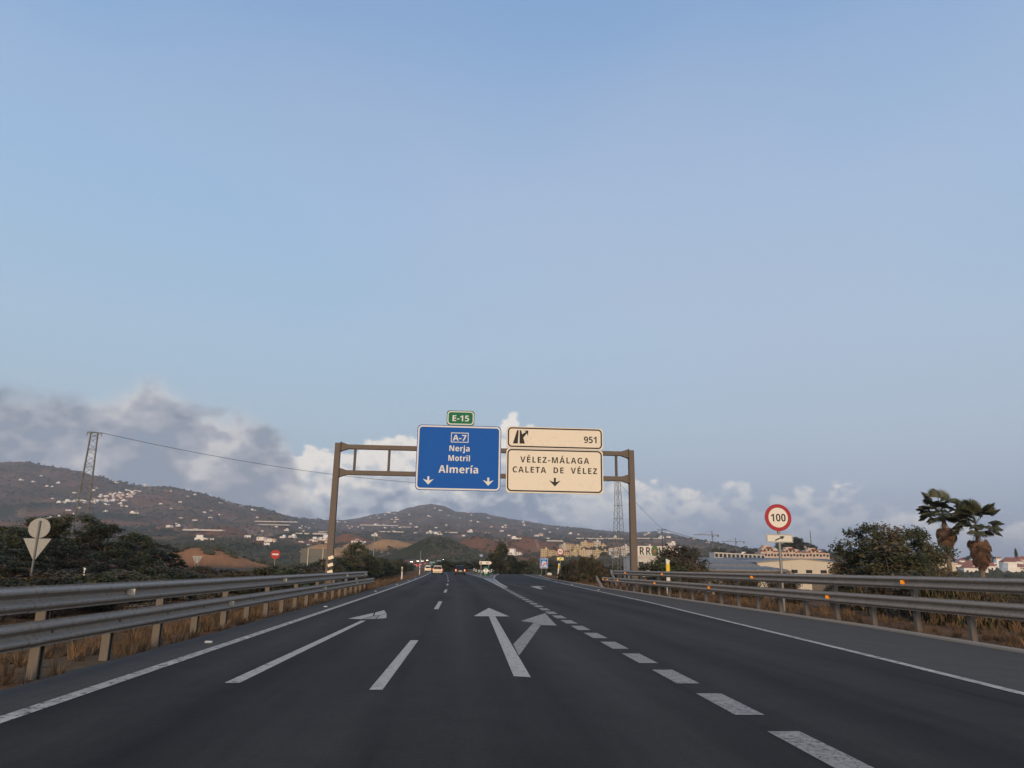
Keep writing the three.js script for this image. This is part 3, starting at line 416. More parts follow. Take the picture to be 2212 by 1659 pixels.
// green bollards with white bands round the gore
{
  const Mg = mat([0.014, 0.08, 0.052], 0.5), Mw = mat([0.88, 0.85, 0.78], 0.4), body = new THREE.CylinderGeometry(0.1, 0.11, 0.8, 14).translate(0, 0.4, 0), cap = new THREE.SphereGeometry(0.1, 12, 6, 0, 7, 0, 1.57).scale(1, 0.5, 1), band = new THREE.CylinderGeometry(0.104, 0.106, 0.12, 14), foot = new THREE.CylinderGeometry(0.16, 0.17, 0.03, 14).translate(0, 0.016, 0);
  const L = [[1895.8, 2292, 'green gore bollard beside the main road, farthest left of its row'], [1904, 2295, 'green gore bollard second from the left beside the main road'], [1916, 2298, 'green gore bollard third from the left beside the main road'], [1927, 2301, 'green gore bollard left of the gore marker'], [1944.5, 2303.5, 'nearest green gore bollard with two white bands in front of the gore marker'], [1959, 2300, 'green gore bollard right of the gore marker'], [1966, 2296, 'green gore bollard second right of the gore marker'], [1974, 2293.5, 'green gore bollard third right of the gore marker'], [1983, 2291.5, 'green gore bollard nearest the exit ramp, last of its row']];
  for (const [su, sv, label] of L) { const p = gnd(su / 1.8517, sv / 1.8517), zc = -p.z, k = Math.min(1.6, zc / 125), t = thing('bollard', label, 'bollard', [p.x, 0.006, p.z], 0, 'green bollards round the gore'); t.scale.setScalar(k); part('body', body, Mg, t); part('cap', cap, Mg, t, [0, 0.8, 0]); part('band', band, Mw, t, [0, 0.66, 0]); part('band', band, Mw, t, [0, 0.44, 0]); part('foot', foot, Mg, t); }
}
// signs of the other carriageway, seen from behind
{
  const zc = 37, c = at(82, 1143, zc), q = at(78, 1183, zc), h = hAt(q.x, zc), t = thing('road_sign', 'round sign above an inverted triangle sign seen from behind, on one post', 'road sign', [q.x, h, -zc], 0.12);
  part('post', bar([0, -0.4, 0.05], [0, c.y - h + 0.4, 0.05], 0.045, 10), mat([0.16, 0.16, 0.155], 0.6), t); part('disc', disc(0.47, 0.02), MsignBack, t, [0, c.y - h + 0.05, 0]); part('triangle_plate', extr(poly([[-0.6, 0.47], [0.6, 0.47], [0.05, -0.5], [-0.05, -0.5]]), 0.02, 0.005), MsignBack, t, [0, q.y - h - 0.05, 0]);
  const z2 = 80, c2 = at(426, 1208, z2), h2 = hAt(c2.x, z2), t2 = thing('yield_sign', 'inverted triangle sign seen from behind on two legs before the brown knoll', 'road sign', [c2.x, h2, -z2], 0.1);
  part('triangle_plate', extr(poly([[-0.5, 0.3], [0.5, 0.3], [0.16, -0.42], [-0.16, -0.42]]), 0.02, 0.005), MsignBack, t2, [0, Math.max(2.0, c2.y - h2), 0]); for (const s of [-0.16, 0.16]) post(t2, s, -0.3, Math.max(2.0, c2.y - h2) + 0.2, 0.035, 0.05);
  const z3 = 86, c3 = at(595, 1197.5, z3), h3 = hAt(c3.x, z3), t3 = thing('no_entry_sign', 'red round no entry sign with white bar above the hedge', 'road sign', [c3.x, h3, -z3], 0.25);
  part('disc', disc(0.5, 0.02), mat([0.45, 0.02, 0.025], 0.5), t3, [0, c3.y - h3, 0]); part('bar', chamferBox(0.66, 0.17, 0.01, 0.003), mat([0.8, 0.76, 0.68], 0.5), t3, [0, c3.y - h3, 0.016]); post(t3, 0, -0.4, c3.y - h3 + 0.2, 0.045, -0.06);
  const z4 = 110, a4 = at(650.8, 1185, z4), b4 = at(713, 1185, z4), tp = at(680, 1185, z4), bt = at(680, 1216, z4), h4 = hAt((a4.x + b4.x) / 2, z4), w4 = b4.x - a4.x, t4 = thing('large_sign', 'large grey ribbed direction sign seen from behind, left of the gantry post', 'road sign', [(a4.x + b4.x) / 2, h4, -z4], 0.05);
  const nb = 11, hh = (tp.y - bt.y) / nb; for (let k = 0; k < nb; k++) part('slat', chamferBox(w4, hh - 0.02, 0.05, 0.012), mat([0.19, 0.2, 0.19], 0.65, { metalness: 0.1, map: mottleTex }), t4, [0, bt.y - h4 + hh * (k + 0.5), 0]);
  for (const s of [-0.24, 0.27]) part('post', box(0.14, tp.y - h4 + 0.3, 0.14, 0, (tp.y - h4) / 2 - 0.1, 0), Mpole, t4, [s * w4, 0, 0.13]);
  const z5 = 112, c5 = at(700 + 62, 1209, z5), h5 = hAt(c5.x, z5), t5 = thing('warning_sign', 'small pale triangular warning sign by the dark bush behind the gantry post', 'road sign', [c5.x, h5, -z5], 0.5);
  part('triangle_plate', extr(poly([[-0.62, -0.5], [0.62, -0.5], [0, 0.62]]), 0.02, 0.01), mat([0.6, 0.57, 0.54], 0.55), t5, [0, c5.y - h5, 0]); post(t5, 0, -0.4, c5.y - h5, 0.05, -0.06);
  // distant signs on the bend
  const far = (u0, v0, u1, v1, zz, label, colr) => { const A = at(u0, v0, zz), B = at(u1, v1, zz), hg = hAt((A.x + B.x) / 2, zz), t6 = thing('far_sign', label, 'road sign', [(A.x + B.x) / 2, hg, -zz]); const W = B.x - A.x, H = A.y - B.y; const tex = canvasTex(128, 96, (g) => { g.fillStyle = colr; g.fillRect(0, 0, 128, 96); g.strokeStyle = '#c9d6d8'; g.lineWidth = 5; g.strokeRect(4, 4, 120, 88); }); const pp = new THREE.Group(); pp.name = 'panel'; pp.position.y = (A.y + B.y) / 2 - hg; t6.add(pp); panel(pp, W, H, W * 0.04, tex, 'face', 0.08); for (let k = 0; k < 3; k++) part('text_line', chamferBox(W * (0.7 - 0.13 * k), H * 0.08, 0.01, 0.002), mat([0.55, 0.66, 0.66], 0.6), pp, [-W * 0.06, H * (0.24 - 0.22 * k), 0.01]); for (const s of [-0.3, 0.3]) post(t6, s * W, -0.3, B.y - hg + H * 0.5, W * 0.02, -0.15); };
  far(928.5, 1213.5, 939.5, 1222.5, 330, 'teal direction sign on the bend above the silver car', '#12838a'); far(944, 1210.5, 952, 1214.5, 430, 'small blue sign on the bend right of the teal sign', '#4a7fb8');
  far(1036.5, 1197.5, 1042.8, 1202.6, 260, 'small pale blue sign above the 951 arrow sign', '#7d86bd');
}
// delineator posts
{
  const Mw = mat([0.78, 0.73, 0.64], 0.55), Mk = mat([0.02, 0.02, 0.02], 0.6), My = mat([0.86, 0.6, 0.04], 0.4), Mr = mat([0.8, 0.78, 0.7], 0.35);
  const body = new THREE.CylinderGeometry(0.06, 0.065, 1.05, 10).scale(1, 1, 0.7).translate(0, 0.5, 0), capG = extr(poly([[-0.058, 0], [0.058, 0], [0.058, 0.05], [-0.058, 0.1]]), 0.08).translate(0, 1.02, -0.04), band = new THREE.CylinderGeometry(0.064, 0.065, 0.24, 10).scale(1, 1, 0.74), refl = chamferBox(0.05, 0.16, 0.01, 0.003);
  function deline(p, label, colr, k = 1, lean = 0) { const t = thing('delineator_post', label, 'marker post', [p.x, p.y, p.z]); t.scale.setScalar(k); t.rotation.z = lean; part('body', body, Mw, t); part('cap', capG, Mw, t); part('band', band, colr === 'k' ? Mk : My, t, [0, 0.84, 0]); part('reflector', refl, colr === 'k' ? Mr : My, t, [0, 0.86, 0.05]); return t; }
  const L = [[1606.5, 2319, 'white delineator post with black band, nearest on the left verge'], [1678, 2297.5, 'white delineator post with black band, second along the left verge'], [1699, 2286, 'white delineator post with black band, third along the left verge beside the silver car'], [1683.5, 2272, 'smallest white delineator post, farthest along the left verge']];
  for (const [u, v, l] of L) deline(gnd(u / 1.8517, v / 1.8517), l, 'k', 1.25);
  const y1 = gnd((2100 + 578 * 0.226) / 1.8517, (2150 + 718 * 0.226) / 1.8517); deline(y1, 'leaning white marker post with yellow band beside the 80 sign', 'y', 2.0, -0.1);
  { const zc = 45, p = at(1442, 1207, zc), h = hAt(p.x, zc); const t = deline(new THREE.Vector3(p.x, h, -zc), 'white marker post with yellow band behind the right guard rail', 'y', (p.y - h) / 1.12); }
  { const zc = 52, p = at(184, 1226, zc), h = hAt(p.x, zc); deline(new THREE.Vector3(p.x, h, -zc), 'white marker post below the large bushes on the far left', 'k', (p.y - h) / 1.12); }
  { const zc = 105, p = at(697, 1218, zc), h = hAt(p.x, zc); deline(new THREE.Vector3(p.x, h, -zc), 'small white marker post in front of the large grey sign', 'k', Math.max(0.9, (p.y - h) / 1.12)); }
  // white boundary stone by the ramp
  const w = gnd(1187, 1242.5), g = new THREE.DodecahedronGeometry(0.42, 1); { const p = g.attributes.position, r5 = rng(3); const mem = {}; for (let i = 0; i < p.count; i++) { const k = [p.getX(i), p.getY(i), p.getZ(i)].map((q) => q.toFixed(2)).join(); const s = mem[k] ??= 0.85 + 0.3 * r5(); p.setXYZ(i, p.getX(i) * s * 1.3, p.getY(i) * s * 0.8, p.getZ(i) * s); } g.computeVertexNormals(); }
  solo('boundary_stone', g, mat([0.7, 0.66, 0.6], 0.9), 'whitewashed stone beside the blue end of motorway sign', 'stone', [w.x, hAt(w.x, -w.z) + 0.3, w.z]);
}
// low guard rail that leaves the gore and follows the bend
{
  const t = thing('guard_rail', 'distant thin guard rail running behind the black car to the gore', 'guard rail', [0, 0, 0]); const bm = wBeam(0.32, 3.98, -1), pg = box(0.12, 0.8, 0.12, 0, 0.3, 0);
  for (let z = 150; z < 300; z += 4) { const x0 = tab(mainR, z) + 3.0, x1 = tab(mainR, z + 4) + 3.0; part('rail', bm, Mgalv, t, [(x0 + x1) / 2, 0.62, -z - 2], [0, -Math.atan2(x1 - x0, 4), 0]); part('post', pg, MgalvDark, t, [x0 + 0.12, 0, -z]); }
  const t2 = thing('guard_rail', 'guard rail along the other carriageway in front of the brown knoll', 'guard rail', [0, 0, 0]);
  for (let z = 60; z < 180; z += 4) { const x = cx(z) - 33.5; part('rail', bm, Mgalv, t2, [x, 0.66, -z - 2]); part('post', pg, MgalvDark, t2, [x - 0.1, 0.05, -z]); }
}

// ---------------------------------------------------------------- plants
function leafCloud(seed, clumps, perClump, leaf, tones, spread, opt = {}) {
  const r = rng(seed), pos = [], nor = [], col = [], idx = []; const gs = () => (r() + r() + r() + r() - 2) * 0.87;
  const q = new THREE.Quaternion(), e = new THREE.Euler(), X = new THREE.Vector3(), Y = new THREE.Vector3(), N = new THREE.Vector3();
  let n = 0;
  for (const [cx0, cy0, cz0, rad] of clumps) { const tone = tones[Math.floor(r() * tones.length)], ct = 0.8 + 0.4 * r();
    for (let k = 0; k < perClump; k++) {
      const dx = gs() * rad * spread, dy = gs() * rad * spread * (opt.flat ?? 0.8), dz = gs() * rad * spread, L = leaf * (0.6 + 0.8 * r()), W = L * (opt.slim ?? 0.45);
      e.set((r() - 0.5) * 2.4 + (opt.up ? 0 : 0.3), r() * 6.28, (r() - 0.5) * 1.6); q.setFromEuler(e); X.set(1, 0, 0).applyQuaternion(q); Y.set(0, opt.up ? 1 : 0.25, opt.up ? 0.2 : 1).normalize().applyQuaternion(opt.up ? q.setFromEuler(e.set((r() - 0.5) * 0.5, r() * 6.28, (r() - 0.5) * 0.5)) : q); N.crossVectors(X, Y).normalize();
      const px = cx0 + dx, py = Math.max(opt.min ?? 0.02, cy0 + dy), pz = cz0 + dz, c = ct * (0.7 + 0.6 * r());
      const V = [[-Y.x * L, -Y.y * L, -Y.z * L], [X.x * W + N.x * L * .15, X.y * W + N.y * L * .15, X.z * W + N.z * L * .15], [Y.x * L, Y.y * L, Y.z * L], [-X.x * W + N.x * L * .15, -X.y * W + N.y * L * .15, -X.z * W + N.z * L * .15]];
      for (const v of V) { pos.push(px + v[0], py + v[1], pz + v[2]); nor.push(N.x, N.y, N.z); col.push(tone[0] * c, tone[1] * c, tone[2] * c); }
      idx.push(n, n + 1, n + 2, n, n + 2, n + 3); n += 4;
    } }
  const g = new THREE.BufferGeometry(); g.setAttribute('position', new THREE.Float32BufferAttribute(pos, 3)); g.setAttribute('normal', new THREE.Float32BufferAttribute(nor, 3)); g.setAttribute('color', new THREE.Float32BufferAttribute(col, 3)); g.setIndex(idx); return g;
}
const Mleaf = mat([1, 1, 1], 0.85, { vertexColors: true, side: THREE.DoubleSide }), Mbark = mat([0.09, 0.07, 0.055], 0.95, { map: mottleTex });
const oliveT = [[0.065, 0.07, 0.034], [0.085, 0.08, 0.042], [0.05, 0.058, 0.028], [0.1, 0.078, 0.045]], darkT = [[0.045, 0.057, 0.026], [0.058, 0.07, 0.03], [0.08, 0.078, 0.038]], brownT = [[0.09, 0.07, 0.04], [0.07, 0.062, 0.034], [0.12, 0.09, 0.05], [0.055, 0.05, 0.03]], pineT = [[0.04, 0.046, 0.022], [0.055, 0.054, 0.024], [0.03, 0.038, 0.018]];
function crownClumps(seed, n, w, h, y0, shape = 'round') { const r = rng(seed), L = []; for (let k = 0; k < n; k++) { const a = r() * 6.28, t = r(), yy = y0 + h * t, prof = shape === 'cone' ? Math.pow(1 - t, 0.7) * 0.95 + 0.08 : shape === 'dome' ? Math.sqrt(Math.max(0.05, 1 - t * t)) : Math.sqrt(Math.max(0.04, 1 - (2 * t - 1) ** 2)), rad = w * prof * Math.sqrt(0.25 + 0.75 * r()); L.push([Math.cos(a) * rad, yy, Math.sin(a) * rad, w * (0.3 + 0.2 * r())]); } return L; }
function limbs(seed, h, w, r0, n) { const r = rng(seed), g = [bar([0, -0.3, 0], [0, h * 0.55, 0], r0, 8, r0 * 0.6)]; for (let k = 0; k < n; k++) { const a = r() * 6.28, y = h * (0.15 + 0.4 * r()); g.push(bar([0, y, 0], [Math.cos(a) * w * (0.4 + 0.4 * r()), y + h * (0.2 + 0.25 * r()), Math.sin(a) * w * 0.6], r0 * 0.4, 5, r0 * 0.12)); } return merge(g); }
function stems(seed, h, w, n) { const r = rng(seed), g = []; for (let k = 0; k < n; k++) { const a = r() * 6.28, q = w * 0.35 * r(), q2 = w * (0.3 + 0.6 * r()); g.push(bar([Math.cos(a) * q, -0.25, Math.sin(a) * q], [Math.cos(a) * q2, h * (0.55 + 0.35 * r()), Math.sin(a) * q2], 0.035, 5, 0.012)); } return merge(g); }
const kinds = {};
function makeKind(key, name, seed, build) { kinds[key] = { name, ...build(seed), n: 0 }; }
// unit plants, about 1 m in half width and height 2 m, scaled where they stand
makeKind('shrubA', 'shrub', 31, (s) => ({ leaf: leafCloud(s, crownClumps(s, 40, 0.95, 1.6, 0.25, 'dome'), 130, 0.05, oliveT, 0.55), wood: stems(s, 1.9, 0.9, 9), a: 'foliage', b: 'stems' }));
makeKind('shrubB', 'shrub', 32, (s) => ({ leaf: leafCloud(s, crownClumps(s, 44, 0.95, 1.65, 0.22, 'dome'), 120, 0.05, darkT, 0.52), wood: stems(s, 1.9, 0.9, 9), a: 'foliage', b: 'stems' }));
makeKind('shrubC', 'shrub', 33, (s) => ({ leaf: leafCloud(s, crownClumps(s, 38, 0.95, 1.6, 0.22, 'dome'), 125, 0.05, brownT, 0.55), wood: stems(s, 1.9, 0.9, 12), a: 'foliage', b: 'stems' }));
makeKind('reed', 'reed_clump', 34, (s) => ({ leaf: leafCloud(s, crownClumps(s, 60, 0.85, 1.5, 0.2, 'dome'), 60, 0.17, [[0.15, 0.115, 0.06], [0.11, 0.09, 0.045], [0.085, 0.085, 0.038], [0.18, 0.125, 0.07]], 0.5, { up: true, slim: 0.09 }), wood: stems(s, 1.9, 0.8, 30), a: 'leaves', b: 'canes' }));
makeKind('treeA', 'broadleaf_tree', 41, (s) => ({ leaf: leafCloud(s, crownClumps(s, 46, 0.85, 1.45, 0.55, 'round'), 110, 0.05, oliveT, 0.55), wood: limbs(s, 2, 0.8, 0.06, 7), a: 'crown', b: 'trunk' }));
makeKind('treeB', 'broadleaf_tree', 42, (s) => ({ leaf: leafCloud(s, crownClumps(s, 52, 0.9, 1.5, 0.42, 'dome'), 110, 0.05, darkT, 0.5), wood: limbs(s, 2, 0.8, 0.06, 7), a: 'crown', b: 'trunk' }));
makeKind('bigA', 'broadleaf_tree', 51, (s) => ({ leaf: leafCloud(s, crownClumps(s, 90, 0.9, 1.75, 0.18, 'dome'), 150, 0.03, darkT, 0.36), wood: limbs(s, 2, 0.8, 0.05, 9), a: 'crown', b: 'trunk' }));
makeKind('bigB', 'broadleaf_tree', 52, (s) => ({ leaf: leafCloud(s, crownClumps(s, 80, 0.9, 1.6, 0.35, 'round'), 150, 0.032, oliveT, 0.4), wood: limbs(s, 2, 0.8, 0.05, 9), a: 'crown', b: 'trunk' }));
makeKind('pine', 'pine_tree', 43, (s) => ({ leaf: leafCloud(s, crownClumps(s, 60, 0.8, 1.75, 0.22, 'cone'), 80, 0.06, pineT, 0.48), wood: limbs(s, 2, 0.6, 0.05, 10), a: 'crown', b: 'trunk' }));
function plant(key, x, zc, w, h, label, cat, group, turn, y) { const K = kinds[key], t = thing(K.name, label, cat, [x, (y ?? hAt(x, zc)) - 0.05, -zc], turn ?? (K.n++ * 2.4), group); t.scale.set(w, h / 2, w); part(K.a, K.leaf, Mleaf, t); part(K.b, K.wood, Mbark, t); return t; }
const rp = rng(99);
// big dark bushes at the far left
[[20, 1135, 74, 6.5], [95, 1116, 80, 6.8], [170, 1112, 86, 7], [235, 1130, 82, 6], [290, 1150, 84, 5.2], [335, 1172, 90, 4.4], [370, 1196, 96, 3.6], [-60, 1150, 70, 6], [130, 1165, 66, 5], [40, 1185, 62, 4.5], [260, 1185, 74, 4], [-20, 1200, 58, 4.5]].forEach(([u, v, zc, w], i) => { const p = at(u, v, zc), h = p.y - hAt(p.x, zc); plant(i % 3 === 2 ? 'bigB' : 'bigA', p.x, zc, w * 0.72, h, ['dense dark bush at the left edge behind the round sign', 'tall dark tree in the big thicket on the far left', 'highest olive bush of the thicket below the left pylon', 'dark tree at the right slope of the left thicket', 'lower dark tree at the right slope of the left thicket', 'olive bush ending the left thicket towards the knoll', 'small dark tree at the right foot of the left thicket', 'dark tree cut off by the left picture edge', 'low olive bush in front of the left thicket', 'low dark tree behind the round and triangle sign', 'low dark tree at the front foot of the left thicket', 'olive bush in the lower left corner behind the guard rail'][i], 'bush', 'thicket on the far left'); });
// hedge in the central reservation
for (let k = 0; k < 46; k++) { const zc = 17 + k * 3.2 + (k > 26 ? (k - 26) * 1.4 : 0), x = cx(zc) - 10.6 - 2.2 * rp() - (zc < 40 ? 2.0 : 0), hh = (zc < 45 ? 1.25 : lerp(1.5, 3.1, sst(45, 115, zc))) * (0.8 + 0.4 * rp()); plant(['shrubA', 'shrubB', 'shrubC'][Math.floor(rp() * 2.6)], x, zc, (zc < 45 ? 1.5 : 2.0) * (0.8 + 0.4 * rp()), hh, 'dusty shrub in the long hedge of the central reservation', 'shrub', 'hedge of the central reservation'); }
for (let k = 0; k < 52; k++) { const zc = 16 + 62 * rp(), x = cx(zc) - 8.2 - 11 * rp(); plant(['shrubC', 'shrubA', 'shrubC', 'shrubB'][k % 4], x, zc, 1.2 + 0.7 * rp(), (0.85 + 0.5 * rp()) * (zc > 40 ? 1.2 : 1), 'low brown-green scrub bush behind the left guard rail', 'shrub', 'low scrub behind the left rail'); }
plant('treeB', at(772, 1180, 118).x, 118, 2.8, 5.2, 'round dark bush between the gantry post and the warning sign', 'bush', undefined, 0.4);
for (let k = 0; k < 16; k++) { const zc = 175 + k * 13, x = cx(zc) - 12 - 3 * rp(); plant(k % 2 ? 'shrubB' : 'shrubA', x, zc, 2.4, 2.4 + rp(), 'far shrub of the central reservation near the bend', 'shrub', 'far shrubs on the bend'); }
// pines and shrubs right of the gore
[[1085, 1176, 205, 6, 'tallest dark pine right of the 951 arrow sign'], [1064, 1196, 215, 4.6, 'dark pine left beside the tallest pine at the gore'], [1104, 1200, 210, 4.6, 'dark pine right beside the tallest pine at the gore'], [1075, 1205, 190, 4, 'low dark pine in front of the tallest pine']].forEach(([u, v, zc, w, l]) => { const p = at(u, v, zc), g = hAt(p.x, zc); plant('pine', p.x, zc, w * 0.75, p.y - g, l, 'tree', 'pines at the gore'); });
for (let k = 0; k < 34; k++) { const u = 960 + k * 7.5 + 6 * rp(), zc = 235 + 130 * rp(), p = at(u, 1222, zc), g = hAt(p.x, zc); plant(['treeB', 'treeA', 'shrubB'][k % 3], p.x, zc, 4.2 + 2 * rp(), Math.max(3.5, p.y - g + 2.5 * rp()), 'green tree in the belt below the exit ramp crest', 'tree', 'tree belt below the ramp crest'); }
for (let k = 0; k < 26; k++) { const u = 1170 + k * 10 + 8 * rp(), zc = 204 + 100 * rp(), p = at(u, 1219 + 6 * rp(), zc), g = hAt(p.x, zc); plant(['treeB', 'treeA', 'shrubB'][k % 3], p.x, zc, 4 + 1.8 * rp(), Math.max(4, p.y - g), 'dark green tree behind the ramp signs and the right gantry post', 'tree', 'trees behind the ramp'); }
// reeds by the ramp
[[1243, 1204, 92, 2.2], [1268, 1198, 88, 2.3], [1285, 1207, 84, 1.8], [1228, 1215, 97, 1.7], [1256, 1222, 82, 1.6]].forEach(([u, v, zc, w], i) => { const p = at(u, v, zc), g = hAt(p.x, zc); plant('reed', p.x, zc, w, p.y - g, ['tall dry reed clump right of the 80 sign', 'tallest dry reed clump of the bank by the ramp', 'dry reed clump next to the guard rail terminal', 'lower dry reed clump nearest the 80 sign', 'low dry reed clump in front of the bank'][i], 'reeds', 'dry reeds beside the ramp'); });
// dark bush behind the right rail, tree and scrub farther right
[[1462, 1172, 58, 2.3, 'shrubC', 'tall brownish bush behind the right guard rail beside the marker post'], [1405, 1212, 60, 1.6, 'shrubA', 'dark bush just right of the right gantry post'], [1490, 1190, 56, 2.0, 'shrubC', 'brownish bush in front of the grey roofed warehouse'], [1440, 1204, 50, 1.9, 'shrubB', 'low dark bush behind the yellow banded marker post'], [1480, 1207, 50, 1.6, 'shrubC', 'low brownish bush right of the yellow banded marker post']].forEach(([u, v, zc, w, k, l]) => { const p = at(u, v, zc), g = hAt(p.x, zc); plant(k, p.x, zc, w, p.y - g, l, 'bush'); });
[[1890, 1133, 46, 2.9, 'left half of the big olive tree right of the warehouses'], [1958, 1141, 45, 2.5, 'right half of the big olive tree left of the palms'], [1925, 1170, 42, 2.6, 'low front bush of the big olive tree']].forEach(([u, v, zc, w, l], i) => { const p = at(u, v, zc), g = hAt(p.x, zc); plant(i < 2 ? 'bigB' : 'shrubA', p.x, zc, w * 1.12, p.y - g, l, 'tree'); });
for (let k = 0; k < 64; k++) { const u = 1540 + rp() * 720, zc = 24 + 60 * Math.pow(rp(), 1.3), p = at(u, 1240, zc), g = hAt(p.x, zc); if (p.x < tab(edgeR, zc) + 2.4) continue; plant(rp() < 0.6 ? 'shrubC' : 'reed', p.x, zc, 0.9 + 0.6 * rp(), Math.max(0.6, Math.min(p.y - g + 0.2, 1.2 + 1.6 * rp())), 'dry scrub bush on the bank behind the right guard rail', 'shrub', 'dry scrub behind the right rail'); }
// fan palms
{
  const fanG = (() => { const pos = [], idx = [], nor = []; let n = 0; for (let k = 0; k < 15; k++) { const a = (k / 14 - 0.5) * 2.9, L = 0.72 - 0.1 * Math.abs(a), c = Math.cos(a), s = Math.sin(a), w = 0.036, droop = -0.22; const P = [[0, 0, 0.95], [c * 0 + s * L * 0.55 - c * w, 0.04 - 0.03 * (k % 2), 0.95 + c * L * 0.55 + s * w], [s * L * 1.0, droop * (0.6 + 0.4 * Math.abs(s)), 0.95 + c * L * 0.95], [s * L * 0.55 + c * w, 0.04 - 0.03 * (k % 2), 0.95 + c * L * 0.55 - s * w]]; for (const v of P) pos.push(...v); idx.push(n, n + 1, n + 2, n, n + 2, n + 3); n += 4; } const st = [[-0.025, 0, 0], [0.025, 0, 0], [0.014, 0, 0.98], [-0.014, 0, 0.98]]; for (const v of st) pos.push(...v); idx.push(n, n + 1, n + 2, n, n + 2, n + 3); const g = new THREE.BufferGeometry(); g.setAttribute('position', new THREE.Float32BufferAttribute(pos, 3)); g.setIndex(idx); g.computeVertexNormals(); return g; })();
  const Mg = [mat([0.11, 0.125, 0.075], 0.75, { side: THREE.DoubleSide }), mat([0.15, 0.16, 0.1], 0.75, { side: THREE.DoubleSide })], Md = [mat([0.21, 0.13, 0.09], 0.9, { side: THREE.DoubleSide }), mat([0.26, 0.165, 0.115], 0.9, { side: THREE.DoubleSide }), mat([0.16, 0.1, 0.07], 0.9, { side: THREE.DoubleSide })];
  function palm(u, v, zc, label, seed, skirt) {
    const p = at(u, v, zc), g = hAt(p.x, zc), H = p.y - g, r = rng(seed), t = thing('fan_palm', label, 'palm tree', [p.x, g - 0.1, -zc], 0, 'fan palms on the right');
    const tr = new THREE.CylinderGeometry(0.14, 0.24, H, 12, 14), q = tr.attributes.position; for (let i = 0; i < q.count; i++) { const s = 1 + 0.08 * Math.sin(q.getY(i) * 11); q.setX(i, q.getX(i) * s); q.setZ(i, q.getZ(i) * s); } tr.translate(0, H / 2, 0); tr.computeVertexNormals(); part('trunk', tr, mat([0.24, 0.185, 0.14], 0.95, { map: mottleTex }), t);
    for (let k = 0; k < 40; k++) { const f = part('frond', fanG, Mg[k % 2], t, [0, H - 0.1 + 0.3 * r(), 0]); f.rotation.order = 'YXZ'; f.rotation.set(-1.35 + 1.9 * r(), r() * 6.28, (r() - 0.5) * 0.5); f.scale.setScalar(1.1 + 0.4 * r()); }
    for (let k = 0; k < 90; k++) { const tt = r(), f = part('dead_frond', fanG, Md[k % 3], t, [0, H - 0.3 - tt * skirt, 0]); f.rotation.order = 'YXZ'; f.rotation.set(0.98 + 0.34 * r() + 0.1 * tt, r() * 6.28, (r() - 0.5) * 0.8); f.scale.setScalar(lerp(1.25, 0.85, tt) * (0.8 + 0.3 * r())); }
  }
  palm(2036, 1106, 62, 'left fan palm with a brown skirt of dead fronds', 61, 1.6); palm(2107, 1130, 60, 'right fan palm with a long brown skirt of dead fronds', 62, 2.3);
}
console.log('plants done');

// ---------------------------------------------------------------- pylons, poles, cables
const Mlat = mat([0.2, 0.19, 0.17], 0.6, { metalness: 0.3 }), Mcable = mat([0.03, 0.03, 0.032], 0.6);
const unitBar = new THREE.CylinderGeometry(1, 1, 1, 5);
function strutPart(name, a, b, r, m, t) { const d = b.clone().sub(a), o = part(name, unitBar, m, t, a.clone().add(b).multiplyScalar(0.5)); o.scale.set(r, d.length(), r); o.quaternion.setFromUnitVectors(new THREE.Vector3(0, 1, 0), d.normalize()); return o; }
function pylon(u, v, zc, w0, w1, panels, label, arms) {
  const p = at(u, v, zc), g = hAt(p.x, zc), H = p.y - g, t = thing('lattice_pylon', label, 'pylon', [p.x, g - 0.3, -zc], 0.35, 'lattice pylons of the power line');
  const C = (k, f) => { const w = lerp(w0, w1, Math.pow(f, 0.85)) / 2; return new THREE.Vector3([-w, w, w, -w][k], H * f, [-w, -w, w, w][k]); };
  for (let k = 0; k < 4; k++) strutPart('leg', C(k, 0), C(k, 1), 0.07, Mlat, t);
  for (let i = 0; i < panels; i++) { const f0 = i / panels, f1 = (i + 1) / panels; for (let k = 0; k < 4; k++) { const q = (k + 1) % 4; strutPart('brace', C(i % 2 ? k : q, f0), C(i % 2 ? q : k, f1), 0.032, Mlat, t); if (i % 3 === 2) strutPart('horizontal_tie', C(k, f1), C(q, f1), 0.03, Mlat, t); } }
  for (const s of [-1, 1]) { strutPart('crossarm', new THREE.Vector3(0, H, 0), new THREE.Vector3(s * arms, H, 0), 0.06, Mlat, t); strutPart('crossarm', new THREE.Vector3(0, H - 0.7, 0), new THREE.Vector3(s * arms, H, 0), 0.04, Mlat, t); part('insulator', new THREE.CylinderGeometry(0.09, 0.09, 0.5, 8), mat([0.25, 0.27, 0.27], 0.3), t, [s * arms, H - 0.28, 0]); }
  return new THREE.Vector3(p.x, p.y - 0.4, -zc);
}
const topL = pylon(205, 930, 118, 2.1, 0.95, 24, 'tall lattice pylon rising over the left thicket', 1.0);
const topR = pylon(1334, 1034, 178, 2.6, 0.9, 24, 'lattice pylon behind the right gantry post', 1.2);
function cable(a, b, sag, label, r = 0.03) { const pts = []; for (let i = 0; i <= 40; i++) { const f = i / 40, p = a.clone().lerp(b, f); p.y -= sag * 4 * f * (1 - f); pts.push(p); } return solo('power_cable', new THREE.TubeGeometry(new THREE.CatmullRomCurve3(pts), 80, r, 5), Mcable, label, 'cable', undefined, 'power cables'); }
cable(topL.clone().add(new THREE.Vector3(0.9, 0.1, 0)), topR.clone(), 4.2, 'sagging power cable from the left pylon across the road to the right pylon', 0.035);
